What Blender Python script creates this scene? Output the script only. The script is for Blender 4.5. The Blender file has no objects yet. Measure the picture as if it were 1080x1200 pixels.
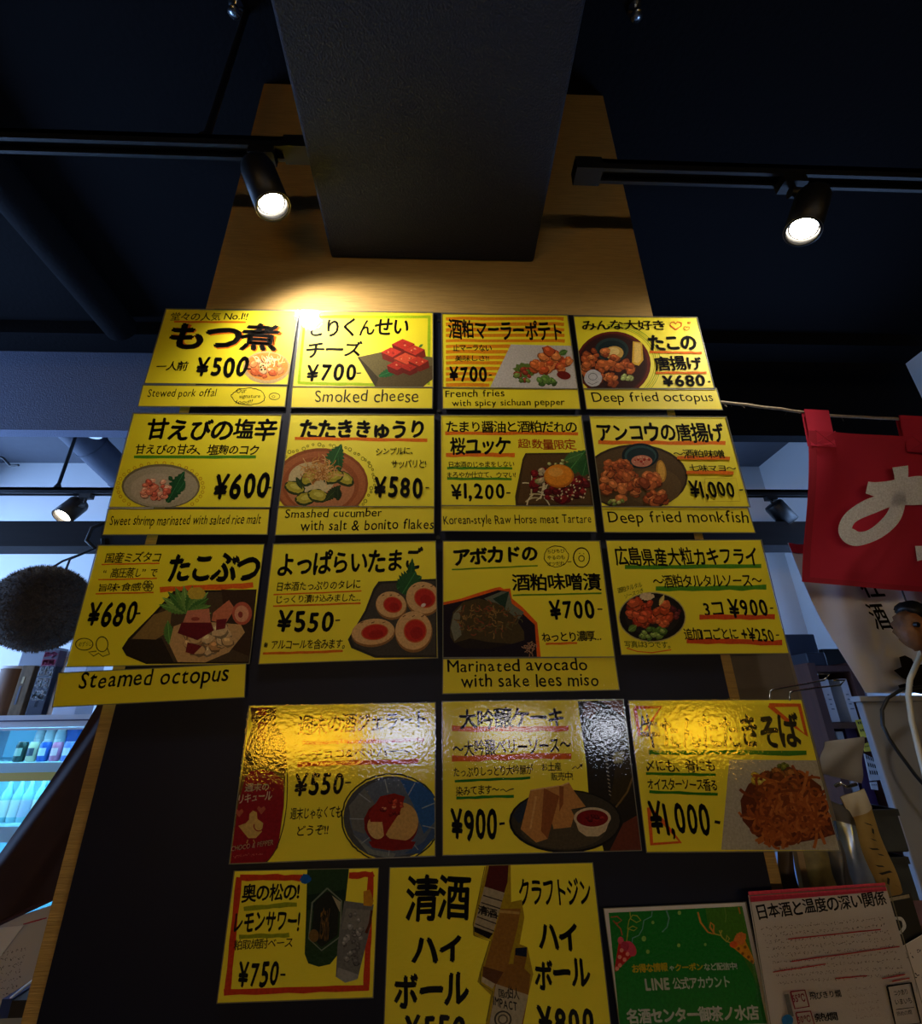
import bpy, bmesh, math, random
from mathutils import Vector, Matrix
random.seed(7)
SC = bpy.context.scene
COL = SC.collection

# ------------------------------------------------------------------ camera
F_PX = 570.0
UP = Vector((-21.0, 1312.0, -F_PX)).normalized()          # world up, in camera axes
_a = 14300.0
HX = Vector((_a, -(UP.x * _a + UP.z * -F_PX) / UP.y, -F_PX)).normalized()   # along the menu wall
HY = UP.cross(HX)                                          # into the menu wall
CAM = Vector((0.0, -0.86, 1.55))
R3 = Matrix((HX, HY, UP))                                  # camera -> world
cd = bpy.data.cameras.new('camera'); cam = bpy.data.objects.new('camera', cd); COL.objects.link(cam)
cd.sensor_fit = 'HORIZONTAL'; cd.sensor_width = 36.0; cd.lens = F_PX / 1080.0 * 36.0
cd.clip_start = 0.02; cd.clip_end = 200
m4 = R3.to_4x4(); m4.translation = CAM; cam.matrix_world = m4
SC.camera = cam
def ray(x, y): return R3 @ Vector(((x - 540) / F_PX, -(y - 600) / F_PX, -1.0))
def onY(x, y, Y):
    r = ray(x, y); return CAM + r * ((Y - CAM.y) / r.y)
def onZ(x, y, Z):
    r = ray(x, y); return CAM + r * ((Z - CAM.z) / r.z)
def onX(x, y, X):
    r = ray(x, y); return CAM + r * ((X - CAM.x) / r.x)

# ------------------------------------------------------------------ world, exposure
w = bpy.data.worlds.new('world'); SC.world = w; w.use_nodes = True
bg = w.node_tree.nodes['Background']; bg.inputs[0].default_value = (0.31, 0.53, 1.0, 1); bg.inputs[1].default_value = 9.5
SC.view_settings.view_transform = 'Standard'; SC.view_settings.look = 'None'
SC.view_settings.gamma = 1.0; SC.view_settings.exposure = 0.0; SC.view_settings.use_curve_mapping = False
def portal(name, loc, rot, sx, sy):
    l = bpy.data.lights.new(name, 'AREA'); l.shape = 'RECTANGLE'; l.size = sx; l.size_y = sy; l.cycles.is_portal = True
    o = bpy.data.objects.new(name, l); COL.objects.link(o); o.location = loc; o.rotation_euler = rot
portal('daylight_portal', (-3.32, 1.3, 2.0), (0, -math.pi / 2, 0), 2.3, 2.1)
portal('daylight_portal', (2.49, 1.4, 1.75), (0, math.pi / 2, 0), 1.7, 0.9)  # sky light for the added window in the right wall

# ------------------------------------------------------------------ materials
def lin(c):
    return tuple(((v / 255) / 12.92 if v / 255 <= 0.04045 else ((v / 255 + 0.055) / 1.055) ** 2.4) for v in c)
MATS = {}
def mat(name, col, rough=0.6, metal=0.0, var=0.0, scale=20.0, stretch=(1, 1, 1), bump=0.0, bscale=None, spec=0.5, emit=None, estr=0.0, coat=0.0):
    if name in MATS: return MATS[name]
    m = bpy.data.materials.new(name); m.use_nodes = True; nt = m.node_tree; b = nt.nodes['Principled BSDF']
    c = lin(col) + (1,)
    b.inputs['Base Color'].default_value = c; b.inputs['Roughness'].default_value = rough
    b.inputs['Metallic'].default_value = metal; b.inputs['Specular IOR Level'].default_value = spec
    b.inputs['Coat Weight'].default_value = coat
    if emit: b.inputs['Emission Color'].default_value = lin(emit) + (1,); b.inputs['Emission Strength'].default_value = estr
    if var or bump:
        tc = nt.nodes.new('ShaderNodeTexCoord'); mp = nt.nodes.new('ShaderNodeMapping'); mp.inputs['Scale'].default_value = stretch
        nt.links.new(tc.outputs['Object'], mp.inputs[0])
        nz = nt.nodes.new('ShaderNodeTexNoise'); nz.inputs['Scale'].default_value = scale; nz.inputs['Detail'].default_value = 4
        nt.links.new(mp.outputs[0], nz.inputs['Vector'])
        if var:
            mx = nt.nodes.new('ShaderNodeMixRGB'); mx.blend_type = 'MULTIPLY'; mx.inputs[1].default_value = c
            rp = nt.nodes.new('ShaderNodeMapRange'); rp.inputs[1].default_value = 0.3; rp.inputs[2].default_value = 0.7
            rp.inputs[3].default_value = 1 - var; rp.inputs[4].default_value = 1 + var
            nt.links.new(nz.outputs[0], rp.inputs[0]); nt.links.new(rp.outputs[0], mx.inputs[2]); mx.inputs[0].default_value = 1
            nt.links.new(mx.outputs[0], b.inputs['Base Color'])
        if bump:
            n2 = nz
            if bscale:
                n2 = nt.nodes.new('ShaderNodeTexNoise'); n2.inputs['Scale'].default_value = bscale; n2.inputs['Detail'].default_value = 3
                nt.links.new(mp.outputs[0], n2.inputs['Vector'])
            bp = nt.nodes.new('ShaderNodeBump'); bp.inputs['Strength'].default_value = bump; bp.inputs['Distance'].default_value = 0.01
            nt.links.new(n2.outputs[0], bp.inputs['Height']); nt.links.new(bp.outputs[0], b.inputs['Normal'])
    MATS[name] = m; return m
def ink_mat():
    m = bpy.data.materials.new('printed_ink'); m.use_nodes = True; nt = m.node_tree; b = nt.nodes['Principled BSDF']
    a = nt.nodes.new('ShaderNodeAttribute'); a.attribute_name = 'Col'; b.inputs['Roughness'].default_value = 0.7
    b.inputs['Specular IOR Level'].default_value = 0.1
    nz = nt.nodes.new('ShaderNodeTexNoise'); nz.inputs['Scale'].default_value = 260; nz.inputs['Detail'].default_value = 3
    tc = nt.nodes.new('ShaderNodeTexCoord'); nt.links.new(tc.outputs['Object'], nz.inputs['Vector'])
    rp = nt.nodes.new('ShaderNodeMapRange'); rp.inputs[1].default_value = .3; rp.inputs[2].default_value = .7; rp.inputs[3].default_value = .82; rp.inputs[4].default_value = 1.12
    mx = nt.nodes.new('ShaderNodeMixRGB'); mx.blend_type = 'MULTIPLY'; mx.inputs[0].default_value = 1
    nt.links.new(nz.outputs[0], rp.inputs[0]); nt.links.new(a.outputs['Color'], mx.inputs[1]); nt.links.new(rp.outputs[0], mx.inputs[2])
    nt.links.new(mx.outputs[0], b.inputs['Base Color']); return m
def film_mat(name, rough, bump, ior, scale=55):
    m = bpy.data.materials.new(name); m.use_nodes = True; nt = m.node_tree; nt.nodes.clear()
    o = nt.nodes.new('ShaderNodeOutputMaterial'); mx = nt.nodes.new('ShaderNodeMixShader'); tr = nt.nodes.new('ShaderNodeBsdfTransparent')
    gl = nt.nodes.new('ShaderNodeBsdfGlossy'); gl.inputs['Roughness'].default_value = rough
    f0 = ((ior - 1) / (ior + 1)) ** 2; lw = nt.nodes.new('ShaderNodeLayerWeight'); lw.inputs['Blend'].default_value = 0.5
    pw = nt.nodes.new('ShaderNodeMath'); pw.operation = 'POWER'; pw.inputs[1].default_value = 5; nt.links.new(lw.outputs['Facing'], pw.inputs[0])
    fr = nt.nodes.new('ShaderNodeMath'); fr.operation = 'MULTIPLY_ADD'; fr.inputs[1].default_value = 1 - f0; fr.inputs[2].default_value = f0; nt.links.new(pw.outputs[0], fr.inputs[0])
    nt.links.new(fr.outputs[0], mx.inputs[0]); nt.links.new(tr.outputs[0], mx.inputs[1]); nt.links.new(gl.outputs[0], mx.inputs[2]); nt.links.new(mx.outputs[0], o.inputs[0])
    if bump:
        nz = nt.nodes.new('ShaderNodeTexNoise'); nz.inputs['Scale'].default_value = scale; nz.inputs['Detail'].default_value = 3
        tc = nt.nodes.new('ShaderNodeTexCoord'); nt.links.new(tc.outputs['Object'], nz.inputs['Vector'])
        bp = nt.nodes.new('ShaderNodeBump'); bp.inputs['Strength'].default_value = bump; bp.inputs['Distance'].default_value = 0.002
        nt.links.new(nz.outputs[0], bp.inputs['Height']); nt.links.new(bp.outputs[0], gl.inputs['Normal'])
    return m
M_INK = ink_mat(); M_EDGE = mat('laminate_edge', (120, 116, 96), .3); M_FILM = film_mat('laminate_film', 0.05, 0.1, 2.0, 200); M_GLASS = film_mat('window_glass', 0.02, 0, 1.45)
M_YEL = mat('yellow_paper', (250, 234, 26), 0.6, var=0.04, scale=6)
M_STRIP = mat('yellow_strip_paper', (247, 229, 28), 0.6, var=0.05, scale=9)
M_WHITEP = mat('white_paper', (222, 216, 214), 0.7, var=0.03)
M_BLACKP = mat('black_metal', (14, 14, 16), 0.45)
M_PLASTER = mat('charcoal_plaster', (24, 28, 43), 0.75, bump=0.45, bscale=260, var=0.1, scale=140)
M_CEIL = mat('black_ceiling_paint', (17, 18, 22), 0.85, bump=0.2, scale=60, spec=.08)
M_TAN = mat('tan_wallcovering', (168, 135, 74), 0.7, var=0.16, scale=60, stretch=(0.35, 0.35, 7), bump=0.25, bscale=70)
M_NAVY = mat('navy_board', (9, 15, 38), 0.5, spec=.2, var=0.1, scale=8)
M_WALL = mat('white_wall_paint', (226, 226, 226), 0.8, var=0.02, scale=3)
M_FLOOR = mat('grey_floor', (90, 86, 80), 0.5, var=0.1, scale=5)

# ------------------------------------------------------------------ mesh helpers
class MB:
    def __init__(s): s.v = []; s.f = []; s.smooth = []
    def add(s, verts, faces, smooth=False):
        b = len(s.v); s.v += [tuple(p) for p in verts]; s.f += [tuple(i + b for i in f) for f in faces]; s.smooth += [smooth] * len(faces); return s
    def box(s, x0, x1, y0, y1, z0, z1, mtx=None):
        p = [Vector((x, y, z)) for z in (z0, z1) for y in (y0, y1) for x in (x0, x1)]
        if mtx: p = [mtx @ q for q in p]
        return s.add(p, [(0, 2, 3, 1), (4, 5, 7, 6), (0, 1, 5, 4), (2, 6, 7, 3), (0, 4, 6, 2), (1, 3, 7, 5)])
    def tube(s, pts, r, n=10, cap=True):
        pts = [Vector(p) for p in pts]; rs = r if isinstance(r, (list, tuple)) else [r] * len(pts); ring = []
        prev = None
        for i, p in enumerate(pts):
            t = (pts[min(i + 1, len(pts) - 1)] - pts[max(i - 1, 0)]).normalized()
            u = prev if prev is not None else (Vector((0, 0, 1)) if abs(t.z) < .9 else Vector((1, 0, 0)))
            u = (u - t * u.dot(t)).normalized(); prev = u; v = t.cross(u)
            ring += [p + (u * math.cos(2 * math.pi * k / n) + v * math.sin(2 * math.pi * k / n)) * rs[i] for k in range(n)]
        fs = [(i * n + k, i * n + (k + 1) % n, (i + 1) * n + (k + 1) % n, (i + 1) * n + k) for i in range(len(pts) - 1) for k in range(n)]
        s.add(ring, fs, True)
        if cap: s.add(ring[:n], [tuple(range(n))[::-1]]); s.add(ring[-n:], [tuple(range(n))])
        return s
    def prism(s, poly, d):           # poly: planar outline (world points), d: thickness vector
        n = len(poly); a = [Vector(p) for p in poly]; d = Vector(d); b = [p + d for p in a]
        return s.add(a + b, [tuple(range(n)), tuple(range(2 * n - 1, n - 1, -1))] + [(i, i + n, (i + 1) % n + n, (i + 1) % n) for i in range(n)])
    def lathe(s, prof, base, n=20):  # prof: (r, z)
        base = Vector(base); vs = []
        for r, z in prof: vs += [base + Vector((r * math.cos(2 * math.pi * k / n), r * math.sin(2 * math.pi * k / n), z)) for k in range(n)]
        m = len(prof)
        s.add(vs, [(i * n + k, i * n + (k + 1) % n, (i + 1) * n + (k + 1) % n, (i + 1) * n + k) for i in range(m - 1) for k in range(n)], True)
        s.add(vs[:n], [tuple(range(n))[::-1]]); s.add(vs[-n:], [tuple(range(n))]); return s
    def grid(s, fn, nu, nv, thick=None):
        vs = [Vector(fn(i / nu, j / nv)) for j in range(nv + 1) for i in range(nu + 1)]
        fs = [(j * (nu + 1) + i, j * (nu + 1) + i + 1, (j + 1) * (nu + 1) + i + 1, (j + 1) * (nu + 1) + i) for j in range(nv) for i in range(nu)]
        s.add(vs, fs, True)
        if thick: s.add([v + Vector(thick) for v in vs], [f[::-1] for f in fs], True)
        return s
    def build(s, name, m, parent=None, bevel=0.0, loc=None):
        me = bpy.data.meshes.new(name); org = Vector(loc) if loc else Vector((0, 0, 0))
        if parent is None and loc is None:
            xs = [Vector(v) for v in s.v]
            org = Vector((sum(v.x for v in xs) / len(xs), sum(v.y for v in xs) / len(xs), min(v.z for v in xs)))
        if parent is not None: org = Vector(parent['_o'])
        me.from_pydata([tuple(Vector(v) - org) for v in s.v], [], s.f); me.update()
        me.polygons.foreach_set('use_smooth', s.smooth)
        o = bpy.data.objects.new(name, me); COL.objects.link(o); me.materials.append(m)
        if parent is None: o.location = org
        else:
            o.parent = parent
        o['_o'] = tuple(org) if parent is None else parent['_o']
        if bevel:
            md = o.modifiers.new('bevel', 'BEVEL'); md.width = bevel; md.segments = 2; md.limit_method = 'ANGLE'
        return o
def tag(o, label, cat, group=None):
    o['label'] = label; o['category'] = cat
    if group: o['group'] = group
    return o
def struct(o, label=None, cat=None):
    o['kind'] = 'structure'
    return o
def thing(name, loc, label, cat, group=None):
    o = bpy.data.objects.new(name, None); COL.objects.link(o); o.location = loc; o.empty_display_size = 0.05; o['_o'] = tuple(loc)
    return tag(o, label, cat, group)
def bx(name, m, x0, x1, y0, y1, z0, z1, parent=None, bevel=0.0): return MB().box(x0, x1, y0, y1, z0, z1).build(name, m, parent, bevel)

# ------------------------------------------------------------------ glyphs
GL = {}
def glyph(ch, wt):
    k = (ch, wt)
    if k not in GL:
        c = bpy.data.curves.new('g', 'FONT'); c.body = ch; c.resolution_u = 3; c.offset = 0
        o = bpy.data.objects.new('g', c); me = o.to_mesh()
        vs = [(v.co.x, v.co.y) for v in me.vertices]; fs = [tuple(p.vertices) for p in me.polygons]
        if wt > .001:     # broad brush: the strokes laid down a few times, slightly apart
            q = wt * (.8 if ord(ch) >= 0x4e00 else 1.0); n0 = len(vs); v0, f0 = vs, fs; vs, fs = list(v0), list(f0)
            for dx, dy in ((q, .3 * q), (-q, -.3 * q), (.3 * q, -q), (-.3 * q, q)):
                b = len(vs); vs += [(a + dx, c_ + dy) for a, c_ in v0]; fs += [tuple(i + b for i in f) for f in f0]
        o.to_mesh_clear(); bpy.data.objects.remove(o); bpy.data.curves.remove(c)
        GL[k] = (vs, fs)
    return GL[k]
def wide(ch): return ord(ch) > 0x2000 and ch not in '・…'
def text2d(s, wt, jit, rnd):
    """lay out a hand-lettered string, scaled to the unit box"""
    V = []; Fc = []; x = 0.0
    for ch in s:
        if ch in ' \u3000': x += 0.32 if ch == ' ' else 0.7; continue
        vs, fs = glyph(ch, wt)
        if not vs: x += .4; continue
        mn = min(v[0] for v in vs); mxx = max(v[0] for v in vs); cy = sum(v[1] for v in vs) / len(vs)
        sc = 1 + rnd.uniform(-1, 1) * jit * 1.2; ro = rnd.uniform(-1, 1) * jit * 0.9; dy = rnd.uniform(-1, 1) * jit * .5; ph = rnd.uniform(0, 6)
        if wide(ch): adv = 0.93; ox = 0.0; cx = .5
        else: adv = (mxx - mn) + 0.09; ox = -mn + .03; cx = (mxx + mn) / 2
        b = len(V); cs, sn = math.cos(ro), math.sin(ro)
        for (a, bb) in vs:
            a += math.sin(bb * 6 + ph) * jit * .22; bb += math.sin(a * 7 + ph * 2) * jit * .22
            u = (a - cx) * sc; v = (bb - cy) * sc
            V.append((x + ox + cx + u * cs - v * sn, cy + dy + u * sn + v * cs))
        Fc += [tuple(i + b for i in f) for f in fs]; x += adv
    x0 = min(v[0] for v in V); x1 = max(v[0] for v in V); y0 = min(v[1] for v in V); y1 = max(v[1] for v in V)
    return [((v[0] - x0) / (x1 - x0), (v[1] - y0) / (y1 - y0)) for v in V], Fc

# ------------------------------------------------------------------ printed sheets
K = (22, 18, 14); OR = (240, 120, 20); RD = (226, 84, 30); GR = (84, 150, 30); WH = (240, 238, 232)
VVP = Vector((519.0, -712.0))
def clip_poly(poly, quad):
    out = poly
    area = sum(quad[i][0] * quad[(i + 1) % 4][1] - quad[(i + 1) % 4][0] * quad[i][1] for i in range(4))
    sg = 1 if area > 0 else -1
    for i in range(4):
        a, b = quad[i], quad[(i + 1) % 4]; inp = out; out = []
        if not inp: return []
        def side(p): return sg * ((b[0] - a[0]) * (p[1] - a[1]) - (b[1] - a[1]) * (p[0] - a[0]))
        for j in range(len(inp)):
            p, q = inp[j], inp[(j + 1) % len(inp)]; sp, sq = side(p), side(q)
            if sp >= 0: out.append(p)
            if (sp >= 0) != (sq >= 0):
                t = sp / (sp - sq); out.append((p[0] + (q[0] - p[0]) * t, p[1] + (q[1] - p[1]) * t))
    return out
class Sheet:
    """a sheet lying in the plane Y; contents are traced in crop pixels and carried onto that plane"""
    def __init__(s, name, label, cat, region, quad, paper=None, Y=-0.016, group=None, film=True, thick=0.0012, lean=0.0, seed=1, plane=None, nopaper=False):
        s.plane = plane; s.nopaper = nopaper
        s.reg = region; s.k = (region[2] - region[0]) / (region[4] if len(region) > 4 else 1080.0); s.Y = Y; s.rnd = random.Random(seed + len(label) * 131 + int(quad[0][0]))
        s.q = quad; s.film = film; s.order = 0; s.lean = lean
        P = [s.w(p) for p in quad]
        base = (P[2] + P[3]) / 2; s.root = thing(name, base, label, cat, group)
        n = Vector((0, -1, 0)); s.z0 = P[0].z
        if not nopaper: MB().prism([p for p in P], n * -thick).build('paper', paper or M_YEL, s.root)
        s.parts = {}
    def px(s, p): return (s.reg[0] + p[0] * s.k, s.reg[1] + p[1] * s.k)
    def w(s, p, lift=0.0):
        x, y = s.px(p)
        if s.plane:
            r = ray(x, y); p0, nn = s.plane; return CAM + r * ((p0 - CAM).dot(nn) / r.dot(nn))
        return onY(x, y, s.Y - lift)
    def _put(s, part, pts, faces, col):
        s.order += 1; d = s.parts.setdefault(part, ([], [], []))
        b = len(d[0]); lift = 0.0001 + s.order * 3e-6
        # print stays where the sheet is: lift straight off the plane
        d[0].extend([s.w(p) + Vector((0, -lift, 0)) for p in pts]); d[1].extend([tuple(i + b for i in f) for f in faces]); d[2].extend([lin(col)] * len(pts))
    def pg(s, pts, col, part='food_photo', clip=True):
        if clip: pts = clip_poly(list(pts), s.q)
        if len(pts) >= 3: s._put(part, pts, [tuple(range(len(pts)))], col)
    def t(s, txt, x0, y0, x1, y1, h, col=K, wt=0.025, jit=0.06, part='lettering', slant=0.0):
        if part == 'lettering': s.nl = getattr(s, 'nl', 0) + 1; part = 'lettering#%d' % s.nl
        V, Fc = text2d(txt, wt, jit, s.rnd)
        cx, cy = (x0 + x1) / 2, (y0 + y1) / 2; q = s.px((cx, cy)); u = (VVP - Vector(q)).normalized(); u = u / abs(u.y)
        pts = [(x0 + (x1 - x0) * a + (u.x + slant) * h * b, y0 + (y1 - y0) * a - h * b) for a, b in V]
        s._put(part, pts, Fc, col)
    def ln(s, pts, wd, col=OR, part='marker_line', taper=False, close=False):
        if part == 'lettering': part = 'doodle' if len(pts) > 2 else 'lettering#%d' % getattr(s, 'nl', 0)
        elif part == 'marker_line': s.nm = getattr(s, 'nm', 0) + 1; part = 'marker_line#%d' % s.nm
        pts = [Vector(p) for p in pts]
        if close: pts = pts + [pts[0]]
        n = len(pts); L = []; Rr = []
        for i, p in enumerate(pts):
            t = (pts[min(i + 1, n - 1)] - pts[max(i - 1, 0)]); t = t.normalized() if t.length else Vector((1, 0)); nn = Vector((-t.y, t.x))
            ww = wd / 2 * (1 + .12 * math.sin(p.x * .045 + p.y * .03)) * ((.35 if i in (0, n - 1) else 1) if taper else 1)
            L.append(p + nn * ww); Rr.append(p - nn * ww)
        V = [tuple(p) for p in L + Rr]
        if part == 'food_photo' or (not s.nopaper and (part == 'doodle' or part.startswith('marker'))):
            o0 = s.order
            for i in range(n - 1):
                q = clip_poly([V[i], V[i + 1], V[n + i + 1], V[n + i]], s.q); s.order = o0
                if len(q) >= 3: s._put(part, q, [tuple(range(len(q)))], col)
            s.order = o0 + 1; return
        s._put(part, V, [(i, i + 1, n + i + 1, n + i) for i in range(n - 1)], col)
    def under(s, x0, y0, x1, y1, wd, col=OR):
        n = 9; s.ln([(x0 + (x1 - x0) * i / n, y0 + (y1 - y0) * i / n + s.rnd.uniform(-1, 1) * wd * .12) for i in range(n + 1)], wd, col)
    def el(s, cx, cy, rx, ry, col, rot=0.0, jag=0.0, n=30, part='food_photo'):
        pts = []; c, sn = math.cos(rot), math.sin(rot)
        for i in range(n):
            a = 2 * math.pi * i / n; r = 1 + s.rnd.uniform(-1, 1) * jag
            u, v = rx * r * math.cos(a), ry * r * math.sin(a); pts.append((cx + u * c - v * sn, cy + u * sn + v * c))
        s.pg(pts, col, part)
    def ring(s, cx, cy, rx, ry, wd, col, n=24, part='marker_line', a0=0, a1=360, jag=0):
        pts = [(cx + rx * math.cos(math.radians(a0 + (a1 - a0) * i / n)) * (1 + s.rnd.uniform(-jag, jag)), cy + ry * math.sin(math.radians(a0 + (a1 - a0) * i / n)) * (1 + s.rnd.uniform(-jag, jag))) for i in range(n + 1)]
        s.ln(pts, wd, col, part)
    def lumps(s, cx, cy, rx, ry, n, size, pal, jag=.18, asp=.75):
        for i in range(n):
            a = s.rnd.uniform(0, 6.28); r = math.sqrt(s.rnd.random()); x = cx + rx * r * math.cos(a); y = cy + ry * r * math.sin(a)
            c = s.rnd.choice(pal); z = size * s.rnd.uniform(.6, 1.2); ro = s.rnd.uniform(-.8, .8)
            s.el(x, y + z * .12, z, z * asp, tuple(v * .62 for v in c), ro, jag, 12); s.el(x, y, z * .92, z * asp * .88, c, ro, jag, 12)
            s.el(x - z * .15, y - z * .25, z * .45, z * asp * .35, tuple(min(255, v * 1.2 + 12) for v in c), ro, jag, 9)
    def strands(s, cx, cy, rx, ry, n, ln_, wd, pal, curl=.6):
        for i in range(n):
            a = s.rnd.uniform(0, 6.28); r = math.sqrt(s.rnd.random()); x = cx + rx * r * math.cos(a); y = cy + ry * r * math.sin(a)
            d = s.rnd.uniform(0, 6.28); k = s.rnd.uniform(-curl, curl); pts = []
            for j in range(7): pts.append((x, y)); x += math.cos(d) * ln_ / 6; y += math.sin(d) * ln_ / 6; d += k
            s.ln(pts, wd, s.rnd.choice(pal), 'food_photo')
    def leaf(s, bx_, by_, tx, ty, wd, col, n=9):
        b = Vector((bx_, by_)); t = Vector((tx, ty)); d = t - b; nn = Vector((-d.y, d.x)).normalized(); L = []; Rr = []
        for i in range(n * 2 + 1):
            u = i / (n * 2); ww = wd * math.sin(math.pi * min(1, u * .93 + .07)) * (1 if i % 2 else .72)
            L.append(tuple(b + d * u + nn * ww)); Rr.append(tuple(b + d * u - nn * ww))
        s.pg(L + Rr[::-1], col)
        s.ln([tuple(b), tuple((b + t) / 2), tuple(t)], max(2, wd * .06), tuple(min(255, v * 1.4 + 15) for v in col), 'food_photo')
    def scrib(s, x0, y0, x1, y1, h, col=K, wd=3, gap=1.0):
        n = max(2, int(abs(x1 - x0) / (h * gap))); V = []
        for i in range(n):
            u = (i + .2) / n; cx, cy = x0 + (x1 - x0) * u, y0 + (y1 - y0) * u - h * .5
            for k in range(3):
                a = (cx + s.rnd.uniform(-.4, .4) * h, cy + s.rnd.uniform(-.45, .45) * h); b = (a[0] + s.rnd.uniform(-.3, .5) * h, a[1] + s.rnd.uniform(-.4, .4) * h)
                s.ln([a, b], wd, col, 'lettering')
    def done(s):
        lastlift = 0.0003 + (s.order + 8) * 3e-6
        for part, (v, f, c) in s.parts.items():
            mb = MB(); mb.add(v, f); o = mb.build(part.split('#')[0], M_INK, s.root)
            at = o.data.color_attributes.new('Col', 'FLOAT_COLOR', 'POINT')
            at.data.foreach_set('color', [x for cc in c for x in (cc[0], cc[1], cc[2], 1.0)])
        if s.film:
            cx = sum(p[0] for p in s.q) / 4; cy = sum(p[1] for p in s.q) / 4; e = 1.5 / s.k
            qq = [(p[0] + (e if p[0] > cx else -e), p[1] + (e if p[1] > cy else -e)) for p in s.q]
            V = [s.w(p) + Vector((0, -lastlift, 0)) for p in qq]
            fo = MB().grid(lambda u, v: (V[3].lerp(V[2], u)).lerp(V[0].lerp(V[1], u), v), 6, 4).build('laminate_film', M_FILM, s.root)
            Q = [s.w(p) + Vector((0, -lastlift + .0001, 0)) for p in s.q]; fe = [a.lerp(b, .7) for a, b in zip(Q, V)]
            MB().add(Q + fe, [(i, (i + 1) % 4, 4 + (i + 1) % 4, 4 + i) for i in range(4)]).build('laminate_edge', M_EDGE, fo)
        return s.root
# ------------------------------------------------------------------ the room
SC.cycles.use_denoising = True
CZ = 3.347; XL, XR, YF, YB = -3.3, 2.465, 2.38, -3.6
struct(bx('floor', M_FLOOR, XL - .1, XR + .1, YB - .1, YF + .1, -.1, 0))
# the ceiling is painted black over the bar and left pale over the shop front
struct(bx('ceiling', M_CEIL, XL - .1, XR + .1, YB - .1, 1.25, CZ, CZ + .1))
M_PALECEIL = mat('pale_grey_ceiling', (92, 96, 106), 0.8, var=0.04)
struct(bx('ceiling', M_PALECEIL, XL - .1, XR + .1, 1.25, YF + .1, CZ, CZ + .1))
struct(bx('wall_far', M_WALL, XL - .1, XR + .1, YF, YF + .1, 0, CZ))
M_DARKWALL = mat('dark_brown_wall', (46, 40, 36), 0.8, var=0.1)
struct(MB().box(XR, XR + .1, .9, .95, 0, CZ).box(XR, XR + .1, 1.85, YF, 0, CZ).box(XR, XR + .1, .95, 1.85, 0, .9).box(XR, XR + .1, .95, 1.85, 2.6, CZ).build('wall_right', M_WALL))
wn2 = struct(MB().box(XR + .01, XR + .09, .95, 1.85, .9, .94).box(XR + .01, XR + .09, .95, 1.85, 2.56, 2.6).box(XR + .01, XR + .09, .95, .99, .94, 2.56).box(XR + .01, XR + .09, 1.81, 1.85, .94, 2.56).build('fill_window', M_WALL))  # unseen window, added to brighten the dim right side
bx('pane', M_GLASS, XR + .045, XR + .05, .99, 1.81, .94, 2.56, wn2)
struct(bx('wall_right', M_DARKWALL, XR, XR + .1, YB, 0.9, 0, CZ))
struct(bx('wall_back', M_DARKWALL, XL, XR, YB - .1, YB, 0, CZ))
WY0, WY1, WZ0, WZ1 = 0.25, 2.3, 0.85, 3.15
struct(MB().box(XL - .1, XL, YB, WY0, 0, CZ).box(XL - .1, XL, WY1, YF, 0, CZ).box(XL - .1, XL, WY0, WY1, 0, WZ0).box(XL - .1, XL, WY0, WY1, WZ1, CZ).build('wall_left', M_DARKWALL))
wn = bx('window_1', M_BLACKP, XL - .09, XL - .01, WY0, WY1, WZ0, WZ0 + .05); struct(wn)
fr = MB()
for z in (WZ1 - .05,): fr.box(XL - .09, XL - .01, WY0, WY1, z, WZ1)
for y in (WY0, WY0 + .67, WY0 + 1.34, WY1 - .04): fr.box(XL - .09, XL - .01, y, y + .04, WZ0 + .05, WZ1 - .05)
fr.build('window_frame', M_BLACKP, wn)
for i in range(3):
    y = WY0 + .04 + 0.67 * i; bx('pane', M_GLASS, XL - .055, XL - .05, y, y + .63, WZ0 + .05, WZ1 - .05, wn)

# pillar with the menu board
struct(bx('wall_pillar', M_TAN, -.542, .503, 0, .34, 0, CZ))
bd = thing('menu_board', (-.018, -.006, .3), 'navy board on the tan pillar that carries the yellow menu sheets', 'board')
bx('panel', M_NAVY, -.515, .479, -.012, -.0005, .3, 2.421, bd)
for sx, sy in ((514, 376), (514, 482), (513, 630)):
    p = onY(sx, sy, -.012); MB().tube([p, p + Vector((0, -.002, 0))], .004, 10).build('screw', M_BLACKP, bd)
# downstand beam over the visitor's head, running to the pillar
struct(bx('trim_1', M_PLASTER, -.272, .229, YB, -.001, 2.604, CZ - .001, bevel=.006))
# cross beam behind the pillar
struct(bx('trim_2', mat('daylit_beam_plaster', (112, 122, 150), 0.75, bump=0.5, bscale=220, var=0.15, scale=140), XL, -.1, 1.11, 1.17, 2.815, CZ - .001))  # left piece coloured lighter and bluer to stand in for daylight on it
struct(bx('trim_6', M_CEIL, -.099, XR, 1.11, 1.17, 2.815, CZ - .001))  # right piece of the same beam, coloured black for the shade there
struct(bx('trim_3', M_CEIL, XL, XR, .98, 1.109, 3.27, CZ - .001))
# slim dark beam that the cedar ball hangs from
M_DKWOOD = mat('dark_stained_timber', (34, 30, 30), 0.7, spec=.15, var=0.2, scale=8, stretch=(.2, 3, 3))
struct(bx('trim_4', M_DKWOOD, XL, XR, 1.42, 1.54, 2.36, 2.49))
# low pale cornice box along the right of the far wall
struct(bx('trim_5', mat('blue_grey_panel', (120, 140, 170), .7), 1.2, XR, YF - .32, YF, 0, 1.86))
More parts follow.
